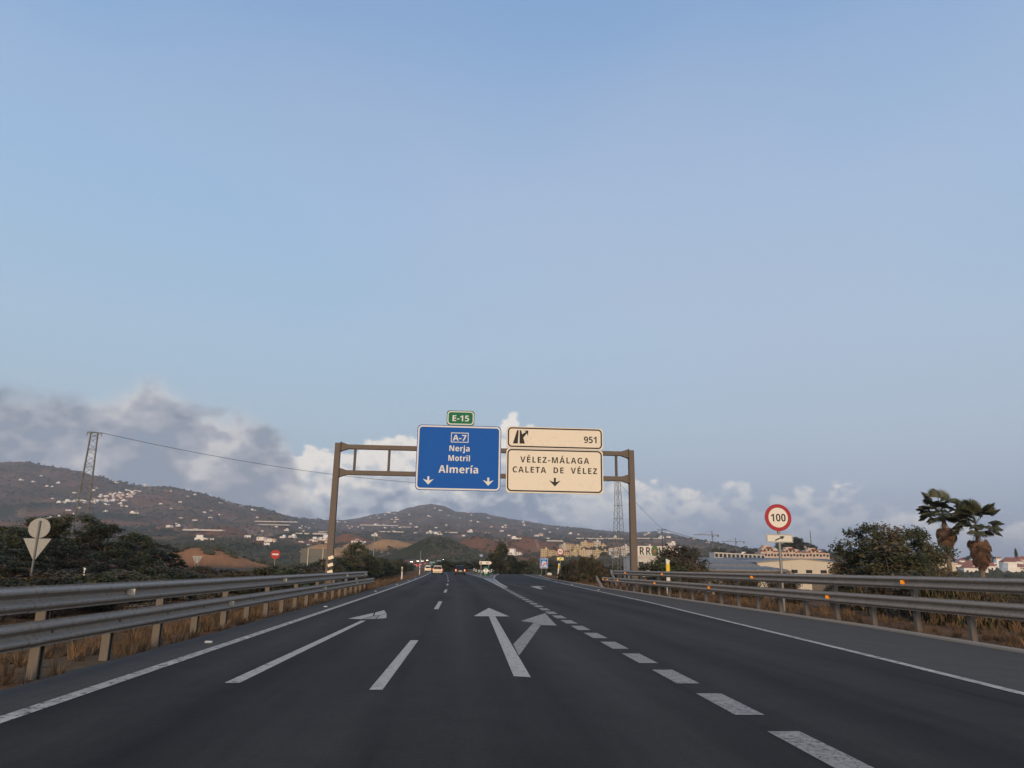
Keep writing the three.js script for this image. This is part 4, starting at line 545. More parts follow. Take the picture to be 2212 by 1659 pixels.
{
  const zc = 215, p = at(1430, 1145, zc), g = hAt(p.x, zc), t = thing('wooden_pole', 'dark utility pole with crossarm right of the gantry', 'utility pole', [p.x, g - 0.2, -zc]); part('pole', bar([0, 0, 0], [0, p.y - g + 0.5, 0], 0.16, 8, 0.11), mat([0.07, 0.055, 0.045], 0.9), t); part('crossarm', box(2.6, 0.16, 0.16), mat([0.07, 0.055, 0.045], 0.9), t, [0, p.y - g + 0.2, 0]); for (const s of [-1.2, 0, 1.2]) part('insulator', new THREE.CylinderGeometry(0.08, 0.08, 0.3, 8), mat([0.1, 0.1, 0.1], 0.3), t, [s, p.y - g + 0.42, 0]);
  cable(topR, new THREE.Vector3(p.x, p.y + 0.4, -zc), 0.6, 'power cable dropping from the right pylon to the utility pole', 0.035);
  cable(new THREE.Vector3(p.x, p.y + 0.4, -zc), at(1700, 1190, 330), 2.0, 'power cable running right from the utility pole over the warehouses', 0.06);
  const lamp = (u, v0, zz, r, label, kind) => { const q = at(u, v0, zz), gg = hAt(q.x, zz), tt = thing(kind, label, kind === 'street_lamp' ? 'street lamp' : 'pole', [q.x, gg - 0.2, -zz]); part('pole', bar([0, 0, 0], [0, q.y - gg + 0.2, 0], r, 8, r * 0.6), mat([0.33, 0.31, 0.28], 0.7), tt); if (kind === 'street_lamp') part('lamp_head', chamferBox(0.9, 0.16, 0.3, 0.04), mat([0.5, 0.48, 0.44], 0.6), tt, [0.35, q.y - gg + 0.2, 0]); };
  lamp(809.5, 1153, 250, 0.14, 'thin pale street lamp above the hedge left of the bend', 'street_lamp'); lamp(770, 1178, 190, 0.13, 'short pale pole behind the warning sign', 'pole'); lamp(909, 1190, 330, 0.16, 'thin pole behind the far traffic on the bend', 'pole');
}
// ---------------------------------------------------------------- vehicles
const Mglass = mat([0.012, 0.014, 0.017], 0.12), Mtyre = mat([0.018, 0.018, 0.018], 0.85), Mrim = mat([0.4, 0.4, 0.4], 0.4, { metalness: 0.7 }), Mplate = mat([0.78, 0.76, 0.7], 0.5), Mtrim = mat([0.02, 0.02, 0.022], 0.7);
const lit = (c, k) => { const m = mat([c[0] * 0.6, c[1] * 0.6, c[2] * 0.6], 0.4); m.emissive.setRGB(...c); m.emissiveIntensity = k; return m; };
const MtailL = lit([1, 0.24, 0.12], 2.2), MbrakeC = lit([1, 0.1, 0.08], 1.6), Mhead = lit([1, 0.93, 0.75], 9), MtailFar = lit([1, 0.12, 0.08], 4);
const sect = (pts, z) => pts.map(([x, y]) => [x, y, z]);
function loft(secs, cap = true) { const n = secs[0].length, pos = [], idx = []; secs.forEach((s) => s.forEach((v) => pos.push(...v))); for (let i = 0; i + 1 < secs.length; i++) for (let j = 0; j < n; j++) { const a = i * n + j, b = i * n + (j + 1) % n; idx.push(a, b, a + n, b, b + n, a + n); } if (cap) for (const i of [0, secs.length - 1]) for (let j = 1; j + 1 < n; j++) idx.push(i * n, i * n + j, i * n + j + 1); const g = new THREE.BufferGeometry(); g.setAttribute('position', new THREE.Float32BufferAttribute(pos, 3)); g.setIndex(idx); const q = g.toNonIndexed(); q.computeVertexNormals(); return q; }
// rear of the car faces +z (towards the camera)
function car(label, p, turn, paint, o = {}) {
  const W = o.w ?? 1.78, H = o.h ?? 1.62, L = 4.3, t = thing('car', label, 'car', [p.x, p.y, p.z], turn, o.group); const Mp = mat(paint, 0.3, { metalness: 0.25 });
  const hw = W / 2, lower = (k, y0, y1) => [[-hw * k * 0.93, y0], [hw * k * 0.93, y0], [hw * k, y0 + 0.14], [hw * k, (y0 + y1) / 2], [hw * k * 0.97, y1 - 0.06], [hw * k * 0.9, y1], [-hw * k * 0.9, y1], [-hw * k * 0.97, y1 - 0.06], [-hw * k, (y0 + y1) / 2], [-hw * k, y0 + 0.14]];
  const body = part('body', loft([sect(lower(0.86, 0.3, 0.92), L / 2), sect(lower(0.96, 0.24, 0.98), L / 2 - 0.1), sect(lower(1, 0.22, 0.98), L / 2 - 0.5), sect(lower(1, 0.22, 0.95), 0), sect(lower(0.99, 0.22, 0.9), -L / 2 + 1.1), sect(lower(0.94, 0.25, 0.74), -L / 2 + 0.2), sect(lower(0.82, 0.34, 0.62), -L / 2)]), Mp, t);
  const cab = (k, y0, y1) => [[-hw * 0.92 * k, y0], [hw * 0.92 * k, y0], [hw * 0.76 * k, y1 - 0.08], [hw * 0.66 * k, y1], [-hw * 0.66 * k, y1], [-hw * 0.76 * k, y1 - 0.08]];
  const cabin = part('cabin', loft([sect(cab(0.98, 0.94, 1.0), L / 2 - 0.08), sect(cab(0.99, 0.94, H - 0.03), L / 2 - 0.42), sect(cab(1, 0.94, H), 0.5), sect(cab(1, 0.93, H - 0.04), -0.35), sect(cab(0.97, 0.9, 0.93), -1.25)]), Mp, t);
  const rg = poly([[-hw * 0.78, 0], [hw * 0.78, 0], [hw * 0.66, 0.48], [-hw * 0.66, 0.48]]); part('rear_window', extr(rg, 0.01), Mglass, t, [0, 1.03, L / 2 - 0.075], [-Math.atan2(0.34, H - 1.03), 0, 0]);
  for (const s of [-1, 1]) part('side_window', extr(poly([[-1.05, 0], [1.5, 0], [1.25, 0.42], [-0.2, 0.45]]), 0.012), Mglass, t, [s * (hw * 0.895), 1.0, 0.1], [0, -Math.PI / 2, s * 0.0]).rotation.set(0, -Math.PI / 2, 0);
  part('windscreen', extr(poly([[-hw * 0.78, 0], [hw * 0.78, 0], [hw * 0.62, 0.95], [-hw * 0.62, 0.95]]), 0.01), Mglass, t, [0, 0.98, -1.22], [-Math.PI / 2 + 0.55 + Math.PI, Math.PI, 0]).rotation.set(0.95, 0, 0);
  const bump = part('rear_bumper', chamferBox(W * 0.97, 0.26, 0.16, 0.05), o.bumper ? Mtrim : Mp, t, [0, 0.46, L / 2]); part('bumper_strip', chamferBox(W * 0.8, 0.05, 0.02, 0.008), Mtrim, bump, [0, 0.05, 0.085]);
  part('number_plate', chamferBox(0.52, 0.12, 0.012, 0.003), Mplate, t, [0, 0.74, L / 2 + 0.012]);
  for (const s of [-1, 1]) { const tl = part('tail_light', chamferBox(0.17, 0.34, 0.1, 0.03), MtailL, t, [s * hw * 0.86, 0.86, L / 2 - 0.04]); part('wing_mirror', chamferBox(0.2, 0.14, 0.09, 0.03), Mp, t, [s * (hw + 0.08), 1.02, -0.75]); }
  if (o.brake) part('brake_light', chamferBox(0.2, 0.05, 0.03, 0.008), MbrakeC, t, [-0.1, 1.22, L / 2 - 0.1]);
  for (const sx of [-1, 1]) for (const z of [L / 2 - 0.78, -L / 2 + 0.8]) { const w = part('wheel', new THREE.TorusGeometry(0.24, 0.09, 10, 22).scale(1, 1, 1.1).rotateY(Math.PI / 2), Mtyre, t, [sx * (hw - 0.1), 0.32, z]); part('rim', new THREE.CylinderGeometry(0.2, 0.2, 0.16, 16).rotateZ(Math.PI / 2), Mrim, w); }
  part('underbody', box(W * 0.8, 0.14, L * 0.9, 0, 0.27, 0), Mtrim, t);
  return t;
}
car('silver hatchback with lit tail lights in the left lane', gnd(945, 1240.6), 0.02, [0.52, 0.46, 0.36], { h: 1.72, w: 1.9, brake: true });
car('black hatchback with lit tail lights in the middle lane', gnd(993.5, 1242.2), 0.015, [0.012, 0.012, 0.015], { h: 1.7, w: 1.9, bumper: true });
{ const p = gnd(926.5, 1232.8); p.z = -236; p.x = (926.5 - 980.5) / FPX * 236; p.y = 0; car('small white van ahead of the silver hatchback', p, 0.04, [0.7, 0.62, 0.48], { h: 1.9, w: 1.9 }); }
function farCar(label, u, v, zc, front, paint, group) { const p = at(u, v, zc), y = Math.max(yMain(zc), p.y - 0.9), t = thing('car', label, 'car', [p.x, y, -zc], 0.08, group), Mp = mat(paint, 0.35, { metalness: 0.2 }); part('body', loft([sect([[-0.8, 0.25], [0.8, 0.25], [0.88, 0.6], [0.8, 0.95], [-0.8, 0.95], [-0.88, 0.6]], 2.1), sect([[-0.85, 0.22], [0.85, 0.22], [0.9, 0.6], [0.84, 0.98], [-0.84, 0.98], [-0.9, 0.6]], 0), sect([[-0.75, 0.3], [0.75, 0.3], [0.8, 0.55], [0.75, 0.75], [-0.75, 0.75], [-0.8, 0.55]], -2.1)]), Mp, t); part('cabin', loft([sect([[-0.8, 0.95], [0.8, 0.95], [0.62, 1.0], [-0.62, 1.0]], 1.8), sect([[-0.82, 0.95], [0.82, 0.95], [0.62, 1.5], [-0.62, 1.5]], 1.0), sect([[-0.82, 0.95], [0.82, 0.95], [0.62, 1.5], [-0.62, 1.5]], -0.2), sect([[-0.8, 0.9], [0.8, 0.9], [0.66, 0.95], [-0.66, 0.95]], -1.1)]), Mglass, t); for (const s of [-1, 1]) part(front ? 'headlight' : 'tail_light', new THREE.SphereGeometry(front ? 0.3 : 0.2, 12, 8).scale(1, 0.7, 0.5), front ? Mhead : MtailFar, t, [s * 0.62, 0.72, 2.12]); for (const sx of [-1, 1]) for (const z of [-1.3, 1.3]) part('wheel', new THREE.CylinderGeometry(0.32, 0.32, 0.2, 12).rotateZ(1.571), Mtyre, t, [sx * 0.76, 0.32, z]); }
[[1646, 2246, 640, 'oncoming car with headlights on, nearest the hedge on the bend'], [1671, 2243.5, 700, 'oncoming car with headlights on, second on the bend'], [1689, 2243.5, 760, 'oncoming car with headlights on, third on the bend'], [1708.5, 2240.5, 840, 'oncoming car with headlights on, farthest of the row on the bend'], [1770, 2237, 880, 'oncoming car with headlights on beside the small blue sign'], [1847, 2232, 900, 'oncoming car with headlights on, alone above the black hatchback']].forEach(([u, v, z, l], i) => farCar(l, u / 1.8517, v / 1.8517, z, true, [[0.3, 0.3, 0.3], [0.5, 0.5, 0.48], [0.05, 0.06, 0.1]][i % 3], 'oncoming cars on the bend'));
[[1672, 2262, 420, 'car with red tail lights ahead on the bend, lowest of the queue'], [1663, 2257, 500, 'car with red tail lights at the left of the distant queue'], [1680, 2256, 560, 'car with red tail lights in the middle of the distant queue'], [1700, 2252.5, 620, 'car with red tail lights at the right of the distant queue']].forEach(([u, v, z, l], i) => farCar(l, u / 1.8517, v / 1.8517, z, false, [[0.04, 0.04, 0.05], [0.2, 0.03, 0.03], [0.3, 0.3, 0.3], [0.05, 0.05, 0.06]][i], 'distant queue on the bend'));
// ---------------------------------------------------------------- buildings
const Mwhite = mat([0.8, 0.76, 0.7], 0.85, { map: mottleTex }), Mcream = mat([0.8, 0.72, 0.58], 0.85, { map: mottleTex }), Myel = mat([0.74, 0.58, 0.34], 0.9, { map: mottleTex }), Mpink = mat([0.74, 0.58, 0.46], 0.9, { map: mottleTex }), Mtile = mat([0.28, 0.1, 0.06], 0.9), Mroofg = mat([0.36, 0.34, 0.31], 0.75, { map: mottleTex }), Mwin = mat([0.03, 0.032, 0.035], 0.25);
const gable = (w, h, d) => extr(poly([[-w / 2, 0], [w / 2, 0], [0, h]]), d).translate(0, 0, -d / 2);
// industrial sheds on the right
function shed(u0, u1, vEave, vRidge, zc, dep, wall, roof, label, opt = {}) {
  const a = at(u0, vEave, zc), b = at(u1, vEave, zc), um = opt.peak ?? (u0 + u1) / 2, rdg = at(um, vRidge, zc), W = b.x - a.x, x0 = (a.x + b.x) / 2, g = Math.min(hAt(a.x, zc), hAt(b.x, zc), hAt(x0, zc + dep)) - 0.3, t = thing('warehouse', label, 'warehouse', [x0, g, -zc]), he = a.y - g, hr = rdg.y - g, px = opt.side ? 0 : rdg.x - x0;
  if (opt.side) { part('wall', box(W, he, dep, 0, he / 2, -dep / 2), wall, t); part('roof', extr(poly([[-0.4, he - 0.1], [dep / 2, hr], [dep + 0.4, he - 0.1], [dep + 0.4, he + 0.15], [dep / 2, hr + 0.25], [-0.4, he + 0.15]]), W + 0.6).translate(0, 0, -W / 2 - 0.3).rotateY(Math.PI / 2), roof, t); }
  else { part('wall', extr(poly([[-W / 2, 0], [W / 2, 0], [W / 2, he], [px, hr], [-W / 2, he]]), dep).translate(0, 0, -dep), wall, t); part('roof', extr(poly([[-W / 2 - 0.3, he], [-W / 2 - 0.3, he + 0.2], [px, hr + 0.22], [W / 2 + 0.3, he + 0.2], [W / 2 + 0.3, he], [px, hr + 0.02]]), dep + 0.3).translate(0, 0, -dep - 0.2), roof, t); }
  if (opt.side) { const n = Math.min(28, Math.round(W / 1.1)), sl = Math.hypot(dep / 2 + 0.4, hr - he), rib = box(0.07, 0.07, sl), an = Math.atan2(hr - he, dep / 2 + 0.4); for (let k = 0; k <= n; k++) part('roof_rib', rib, roof, t, [-W / 2 + W * k / n, (he + hr) / 2 + 0.24, -dep / 4 + 0.2], [an, 0, 0]); part('gutter', box(W + 0.6, 0.16, 0.16, 0, he + 0.02, 0.46), MgalvDark, t); } else { const dr = part('roller_door', box(3.6, 3.6, 0.08, 0, 1.8, 0.03), MgalvDark, t, [W * 0.18, 0.3, 0]); for (let k = 0; k < 6; k++) part('vent', box(1.2, 0.6, 0.06, 0, 0, 0.03), Mwin, t, [-W * 0.42 + k * W * 0.16, he * 0.8, 0]); }
  for (let k = 0; k < (opt.bays ?? 3); k++) part('pilaster', box(0.25, he * 0.98, 0.06, 0, he / 2, 0.03), wall, t, [-W / 2 + W * (k + 0.5) / (opt.bays ?? 3), 0, 0]);
  if (opt.band) part('base_band', box(W * 0.98, 0.25, 0.05, 0, he - (opt.band), 0.03), mat([0.16, 0.14, 0.13], 0.8), t);
  return t;
}
shed(1512, 1636, 1221.5, 1205.5, 128, 26, Mcream, Mroofg, 'long warehouse with grey metal roof and cream wall behind the right rail', { side: true });
shed(1530, 1700, 1233, 1226, 96, 14, Mcream, Mroofg, 'low grey roofed shed just above the right guard rail', { side: true });
shed(1636, 1832, 1216, 1208.5, 140, 40, Mcream, Mroofg, 'wide cream gabled warehouse behind the 100 sign', { peak: 1732, bays: 4, band: 3.0 });
shed(1590, 1815, 1211.5, 1207, 190, 16, Mcream, mat([0.16, 0.18, 0.18], 0.7), 'dark roofed hall behind the cream warehouse', { side: true });
shed(2008, 2064, 1218, 1216, 116, 20, Mcream, Mcream, 'plain cream block beside the palm trunks', { bays: 2, band: 1.3 });
shed(1815, 1850, 1218, 1216, 138, 20, Mcream, Mroofg, 'small cream shed half hidden by the big olive tree', { bays: 2 });
// white terraced row with dark bays
{
  const zc = 430, a = at(1543, 1193, zc), b = at(1652, 1199, zc), g = hAt(a.x, zc) - 1, t = thing('terraced_row', 'white terraced row with twelve dark square bays on the slope', 'building', [a.x, g, -zc]); const W = b.x - a.x, n = 12, w = W / n, base = at(1543, 1206, zc).y - g;
  for (let k = 0; k < n; k++) { const top = lerp(a.y, b.y, k / n) - g; part('bay', box(w, top, 9, w * (k + 0.5), top / 2, -4.5), Mwhite, t); part('window', box(w * 0.68, (top - base) * 0.62, 0.08, w * (k + 0.5), base + (top - base) * 0.5, 0.03), Mwin, t); part('fin', box(w * 0.14, top + 0.25, 0.7, w * (k + 0.02), top / 2, 0.3), Mwhite, t); }
}
// pale pink villas with stepped roofs
[[1668, 1187, 520, 24, 'left pink terraced villa block with curved roof steps'], [1716, 1191, 520, 24, 'middle pink terraced villa block right of the 100 sign'], [1766, 1193, 520, 26, 'right pink terraced villa block near the big olive tree']].forEach(([u, v, zc, hw, l], i) => {
  const a = at(u - hw, 1202, zc), b = at(u + hw, 1202, zc), top = at(u, v - 9, zc), W = b.x - a.x, g = hAt((a.x + b.x) / 2, zc) - 1.5, t = thing('villa_block', l, 'building', [(a.x + b.x) / 2, g, -zc], 0, 'pink villas on the right'); const h = a.y - g, H = top.y - a.y;
  part('lower_wall', box(W, h + H * 0.42, 10, 0, (h + H * 0.42) / 2, -5), Mpink, t); const st = part('upper_wall', box(W * 0.62, H * 0.36, 7, -W * 0.05, 0, 0), Mpink, t, [0, h + H * 0.6, -7]); part('top_wall', box(W * 0.3, H * 0.3, 5, 0, 0, 0), Mpink, t, [-W * 0.06, h + H * 0.88, -8]);
  for (let k = 0; k < 3; k++) part('roof', extr(poly([[-W * 0.12, 0], [W * 0.12, 0], [W * 0.1, 0.45], [-W * 0.02, 1.0], [-W * 0.12, 0.6]]), 3), Mtile, t, [-W * 0.33 + k * W * 0.3, h + H * (0.42 + 0.34 * (k === 1)), -4]);
  for (let k = 0; k < 7; k++) part('window', box(1.5, 1.5, 0.1), Mwin, t, [-W * 0.42 + k * W * 0.14, h + H * 0.12 + (k % 2) * 0.3, 0.04]); for (let k = 0; k < 3; k++) part('window', box(1.3, 1.3, 0.1), Mwin, t, [-W * 0.22 + k * W * 0.16, h + H * 0.6, -3.45]);
});
// the apartment town
const rb = rng(314);
function block(name, label, cat, x, zc, y, W, H, D, wallM, roofM, group, storeys, cols, flat) {
  const t = thing(name, label, cat, [x, y, -zc], (rb() - 0.5) * 0.3, group); const w = part('wall', box(W, H, D, 0, H / 2, -D / 2), wallM, t);
  if (flat) { part('parapet', box(W + 0.3, 0.5, D + 0.3, 0, H + 0.25, -D / 2), wallM, t); part('stair_tower', box(W * 0.25, 2.6, D * 0.3, W * 0.2, H + 1.8, -D * 0.6), wallM, t); } else part('roof', merge([gable(W + 0.8, W * 0.16, D + 0.8).translate(0, H, -D / 2)]), roofM, t);
  const fh = (H - 2) / storeys, win = box(W / cols * 0.42, fh * 0.48, 0.12), bal = box(W / cols * 0.8, fh * 0.3, 1.0);
  for (let i = 0; i < storeys; i++) for (let j = 0; j < cols; j++) { const X = -W / 2 + W * (j + 0.5) / cols, Y = H - fh * (i + 0.55); part('window', win, Mwin, t, [X, Y, 0.05]); if ((i + j) % 3 === 0) part('balcony', bal, wallM, t, [X, Y - fh * 0.38, 0.5]); }
  return t;
}
{
  const place = (u, vTop, zc, Wpx, Hpx, m, roofM, label, group, flat, st, co) => { const p = at(u, vTop, zc), k = zc / FPX, H0 = Hpx * k, g = hAt(p.x, zc) - 2, W = Wpx * k, y = Math.min(p.y - H0, g); block('apartment_block', label, 'building', p.x, zc, y, W, p.y - y, 12, m, roofM, group, st, co, flat); };
  // yellow blocks [u, top v, depth, width px]
  const Y = [[1177, 1187, 1060, 17], [1192, 1189, 1050, 15], [1206, 1192, 1040, 15], [1219, 1177, 1110, 14], [1232, 1176, 1120, 15], [1247, 1180, 1110, 15], [1262, 1171, 1140, 15], [1276, 1173, 1150, 16], [1291, 1170, 1150, 14], [1302, 1178, 1120, 15], [1224, 1193, 1060, 16], [1240, 1192, 1055, 17], [1258, 1188, 1060, 16], [1274, 1188, 1065, 16], [1290, 1189, 1060, 16], [1306, 1191, 1070, 14], [1185, 1204, 1000, 16], [1202, 1206, 1000, 16], [1230, 1207, 1005, 18], [1250, 1204, 1005, 17], [1270, 1206, 1000, 18], [1290, 1205, 1005, 16], [1312, 1184, 1120, 13]];
  Y.forEach(([u, v, z, w], i) => place(u, v, z, w, 20, i % 5 === 3 ? Mcream : Myel, Mtile, 'ochre apartment block in the stepped cluster behind the 80 sign', 'ochre apartment cluster', i % 3 !== 1, 4, 4));
  const Wt = [[1322, 1184, 1060, 13], [1336, 1182, 1060, 14], [1350, 1180, 1070, 14], [1364, 1181, 1070, 13], [1378, 1183, 1080, 14], [1391, 1181, 1080, 13], [1404, 1180, 1070, 13], [1417, 1183, 1060, 12], [1330, 1191, 1010, 13], [1371, 1193, 990, 14], [1386, 1195, 980, 14], [1401, 1196, 970, 13], [1415, 1194, 990, 13], [1346, 1188, 1050, 13], [1378, 1201, 920, 13], [1395, 1203, 920, 13], [1410, 1204, 920, 12]];
  Wt.forEach(([u, v, z, w], i) => place(u, v, z, w, 13, Mwhite, Mtile, 'white apartment block with red tiled roof in the town behind the pylon', 'white apartment cluster', i % 4 === 2, 3, 3));
  const T = thing('water_tower', 'pale mushroom-shaped water tower before the white apartment blocks', 'water tower', [at(1330, 1195, 900).x, hAt(at(1330, 1195, 900).x, 900) - 1, -900]), H = at(1330, 1198, 900).y - T.position.y; part('shaft', new THREE.CylinderGeometry(1.4, 1.8, H, 14).translate(0, H / 2, 0), Mwhite, T); part('bowl', new THREE.CylinderGeometry(6.5, 2, 4, 20).translate(0, H + 1.5, 0), Mwhite, T); part('lid', new THREE.ConeGeometry(6.5, 1, 20).translate(0, H + 4, 0), Mwhite, T);
}
// roof-top billboard with black letters and an avocado
{
  const zc = 260, a = at(1377, 1180, zc), b = at(1475, 1180, zc), top = at(1400, 1179.5, zc), bot = at(1400, 1200, zc), W = b.x - a.x, H = top.y - bot.y, g = hAt((a.x + b.x) / 2, zc) - 1, t = thing('billboard', 'white roof billboard with black letters and an avocado, half behind the bush', 'billboard', [(a.x + b.x) / 2, g, -zc]);
  part('board', chamferBox(W, H, 0.3, 0.03), Mwhite, t, [0, bot.y + H / 2 - g, 0]); for (const s of [-0.42, -0.15, 0.15, 0.42]) part('support', bar([s * W, 0, -0.3], [s * W, bot.y - g + H * 0.7, -0.3], 0.12, 6), Mpole, t);
  const tex = canvasTex(1024, Math.round(1024 * H / W), (c, w, h) => { c.clearRect(0, 0, w, h); c.fillStyle = '#ded9cf'; c.fillRect(0, 0, w, h); c.fillStyle = '#15161d'; fitText(c, 'R', w * 0.085, h * 0.93, w * 0.12, h * 1.15); fitText(c, 'R', w * 0.225, h * 0.93, w * 0.12, h * 1.15); fitText(c, 'V', w * 0.52, h * 0.93, w * 0.13, h * 1.15); fitText(c, 'K', w * 0.93, h * 0.93, w * 0.11, h * 1.15); });
  part('face', new THREE.PlaneGeometry(W - 0.06, H - 0.06), faceMat(tex), t, [0, bot.y + H / 2 - g, 0.155]);
  const av = part('avocado', new THREE.SphereGeometry(1, 28, 16).scale(H * 0.4, H * 0.62, 0.12), mat([0.07, 0.13, 0.04], 0.6), t, [-W * 0.125, bot.y + H * 0.46 - g, 0.16]); part('seed', new THREE.SphereGeometry(1, 20, 12).scale(H * 0.14, H * 0.24, 0.1), mat([0.34, 0.13, 0.06], 0.6), av, [0, -H * 0.02, 0.1]);
  const h2 = thing('flat_roofed_house', 'plain white flat-roofed building below the billboard', 'building', [at(1400, 1205, 200).x, hAt(at(1400, 1205, 200).x, 200) - 0.5, -200]); const hh = at(1400, 1204, 200).y - h2.position.y; part('wall', box(9, hh, 10, 0, hh / 2, -5), Mwhite, h2); part('parapet', box(9.3, 0.4, 10.3, 0, hh + 0.2, -5), Mwhite, h2); part('window', box(1.4, 1.2, 0.1, -2, hh - 1.8, 0.04), Mwin, h2);
}
// tower cranes and mast
{
  const Mc = mat([0.16, 0.155, 0.15], 0.7);
  function crane(u, vTop, zc, j0, j1, label) { const p = at(u, vTop, zc), g = hAt(p.x, zc), H = p.y - g, t = thing('tower_crane', label, 'crane', [p.x, g - 0.3, -zc], 0, 'tower cranes on the right'); const x0 = at(j0, vTop, zc).x - p.x, x1 = at(j1, vTop, zc).x - p.x; part('mast', box(0.9, H + 3, 0.9, 0, (H + 3) / 2, 0), Mc, t); part('jib', box(x1 - x0, 0.8, 0.7, (x0 + x1) / 2, H - 2.4, 0), Mc, t); part('counterweight', box(2.4, 2, 1.2, x1 - 1, H - 3.6, 0), Mc, t); part('cab', box(1.6, 2, 1.6, 0.6, H - 4.2, 0.6), Mc, t); part('tie', bar([0, H + 2.8, 0], [x0 * 0.7, H - 2, 0], 0.12, 5), Mc, t); }
  crane(1538, 1151, 950, 1498, 1552, 'tower crane nearest the utility pole'); crane(1589, 1166, 1150, 1558, 1608, 'smaller pale tower crane in the middle'); crane(1734, 1168, 900, 1700, 1740, 'tower crane just right of the 100 sign');
  const p = at(1750, 1150, 700), g = hAt(p.x, 700), t = thing('antenna_mast', 'slender dark antenna mast above the pink villas', 'mast', [p.x, g - 0.3, -700]); part('mast', bar([0, 0, 0], [0, p.y - g, 0], 0.6, 6, 0.4), Mc, t); part('antenna', bar([0, p.y - g, 0], [0, p.y - g + 3, 0], 0.2, 5), Mc, t);
}
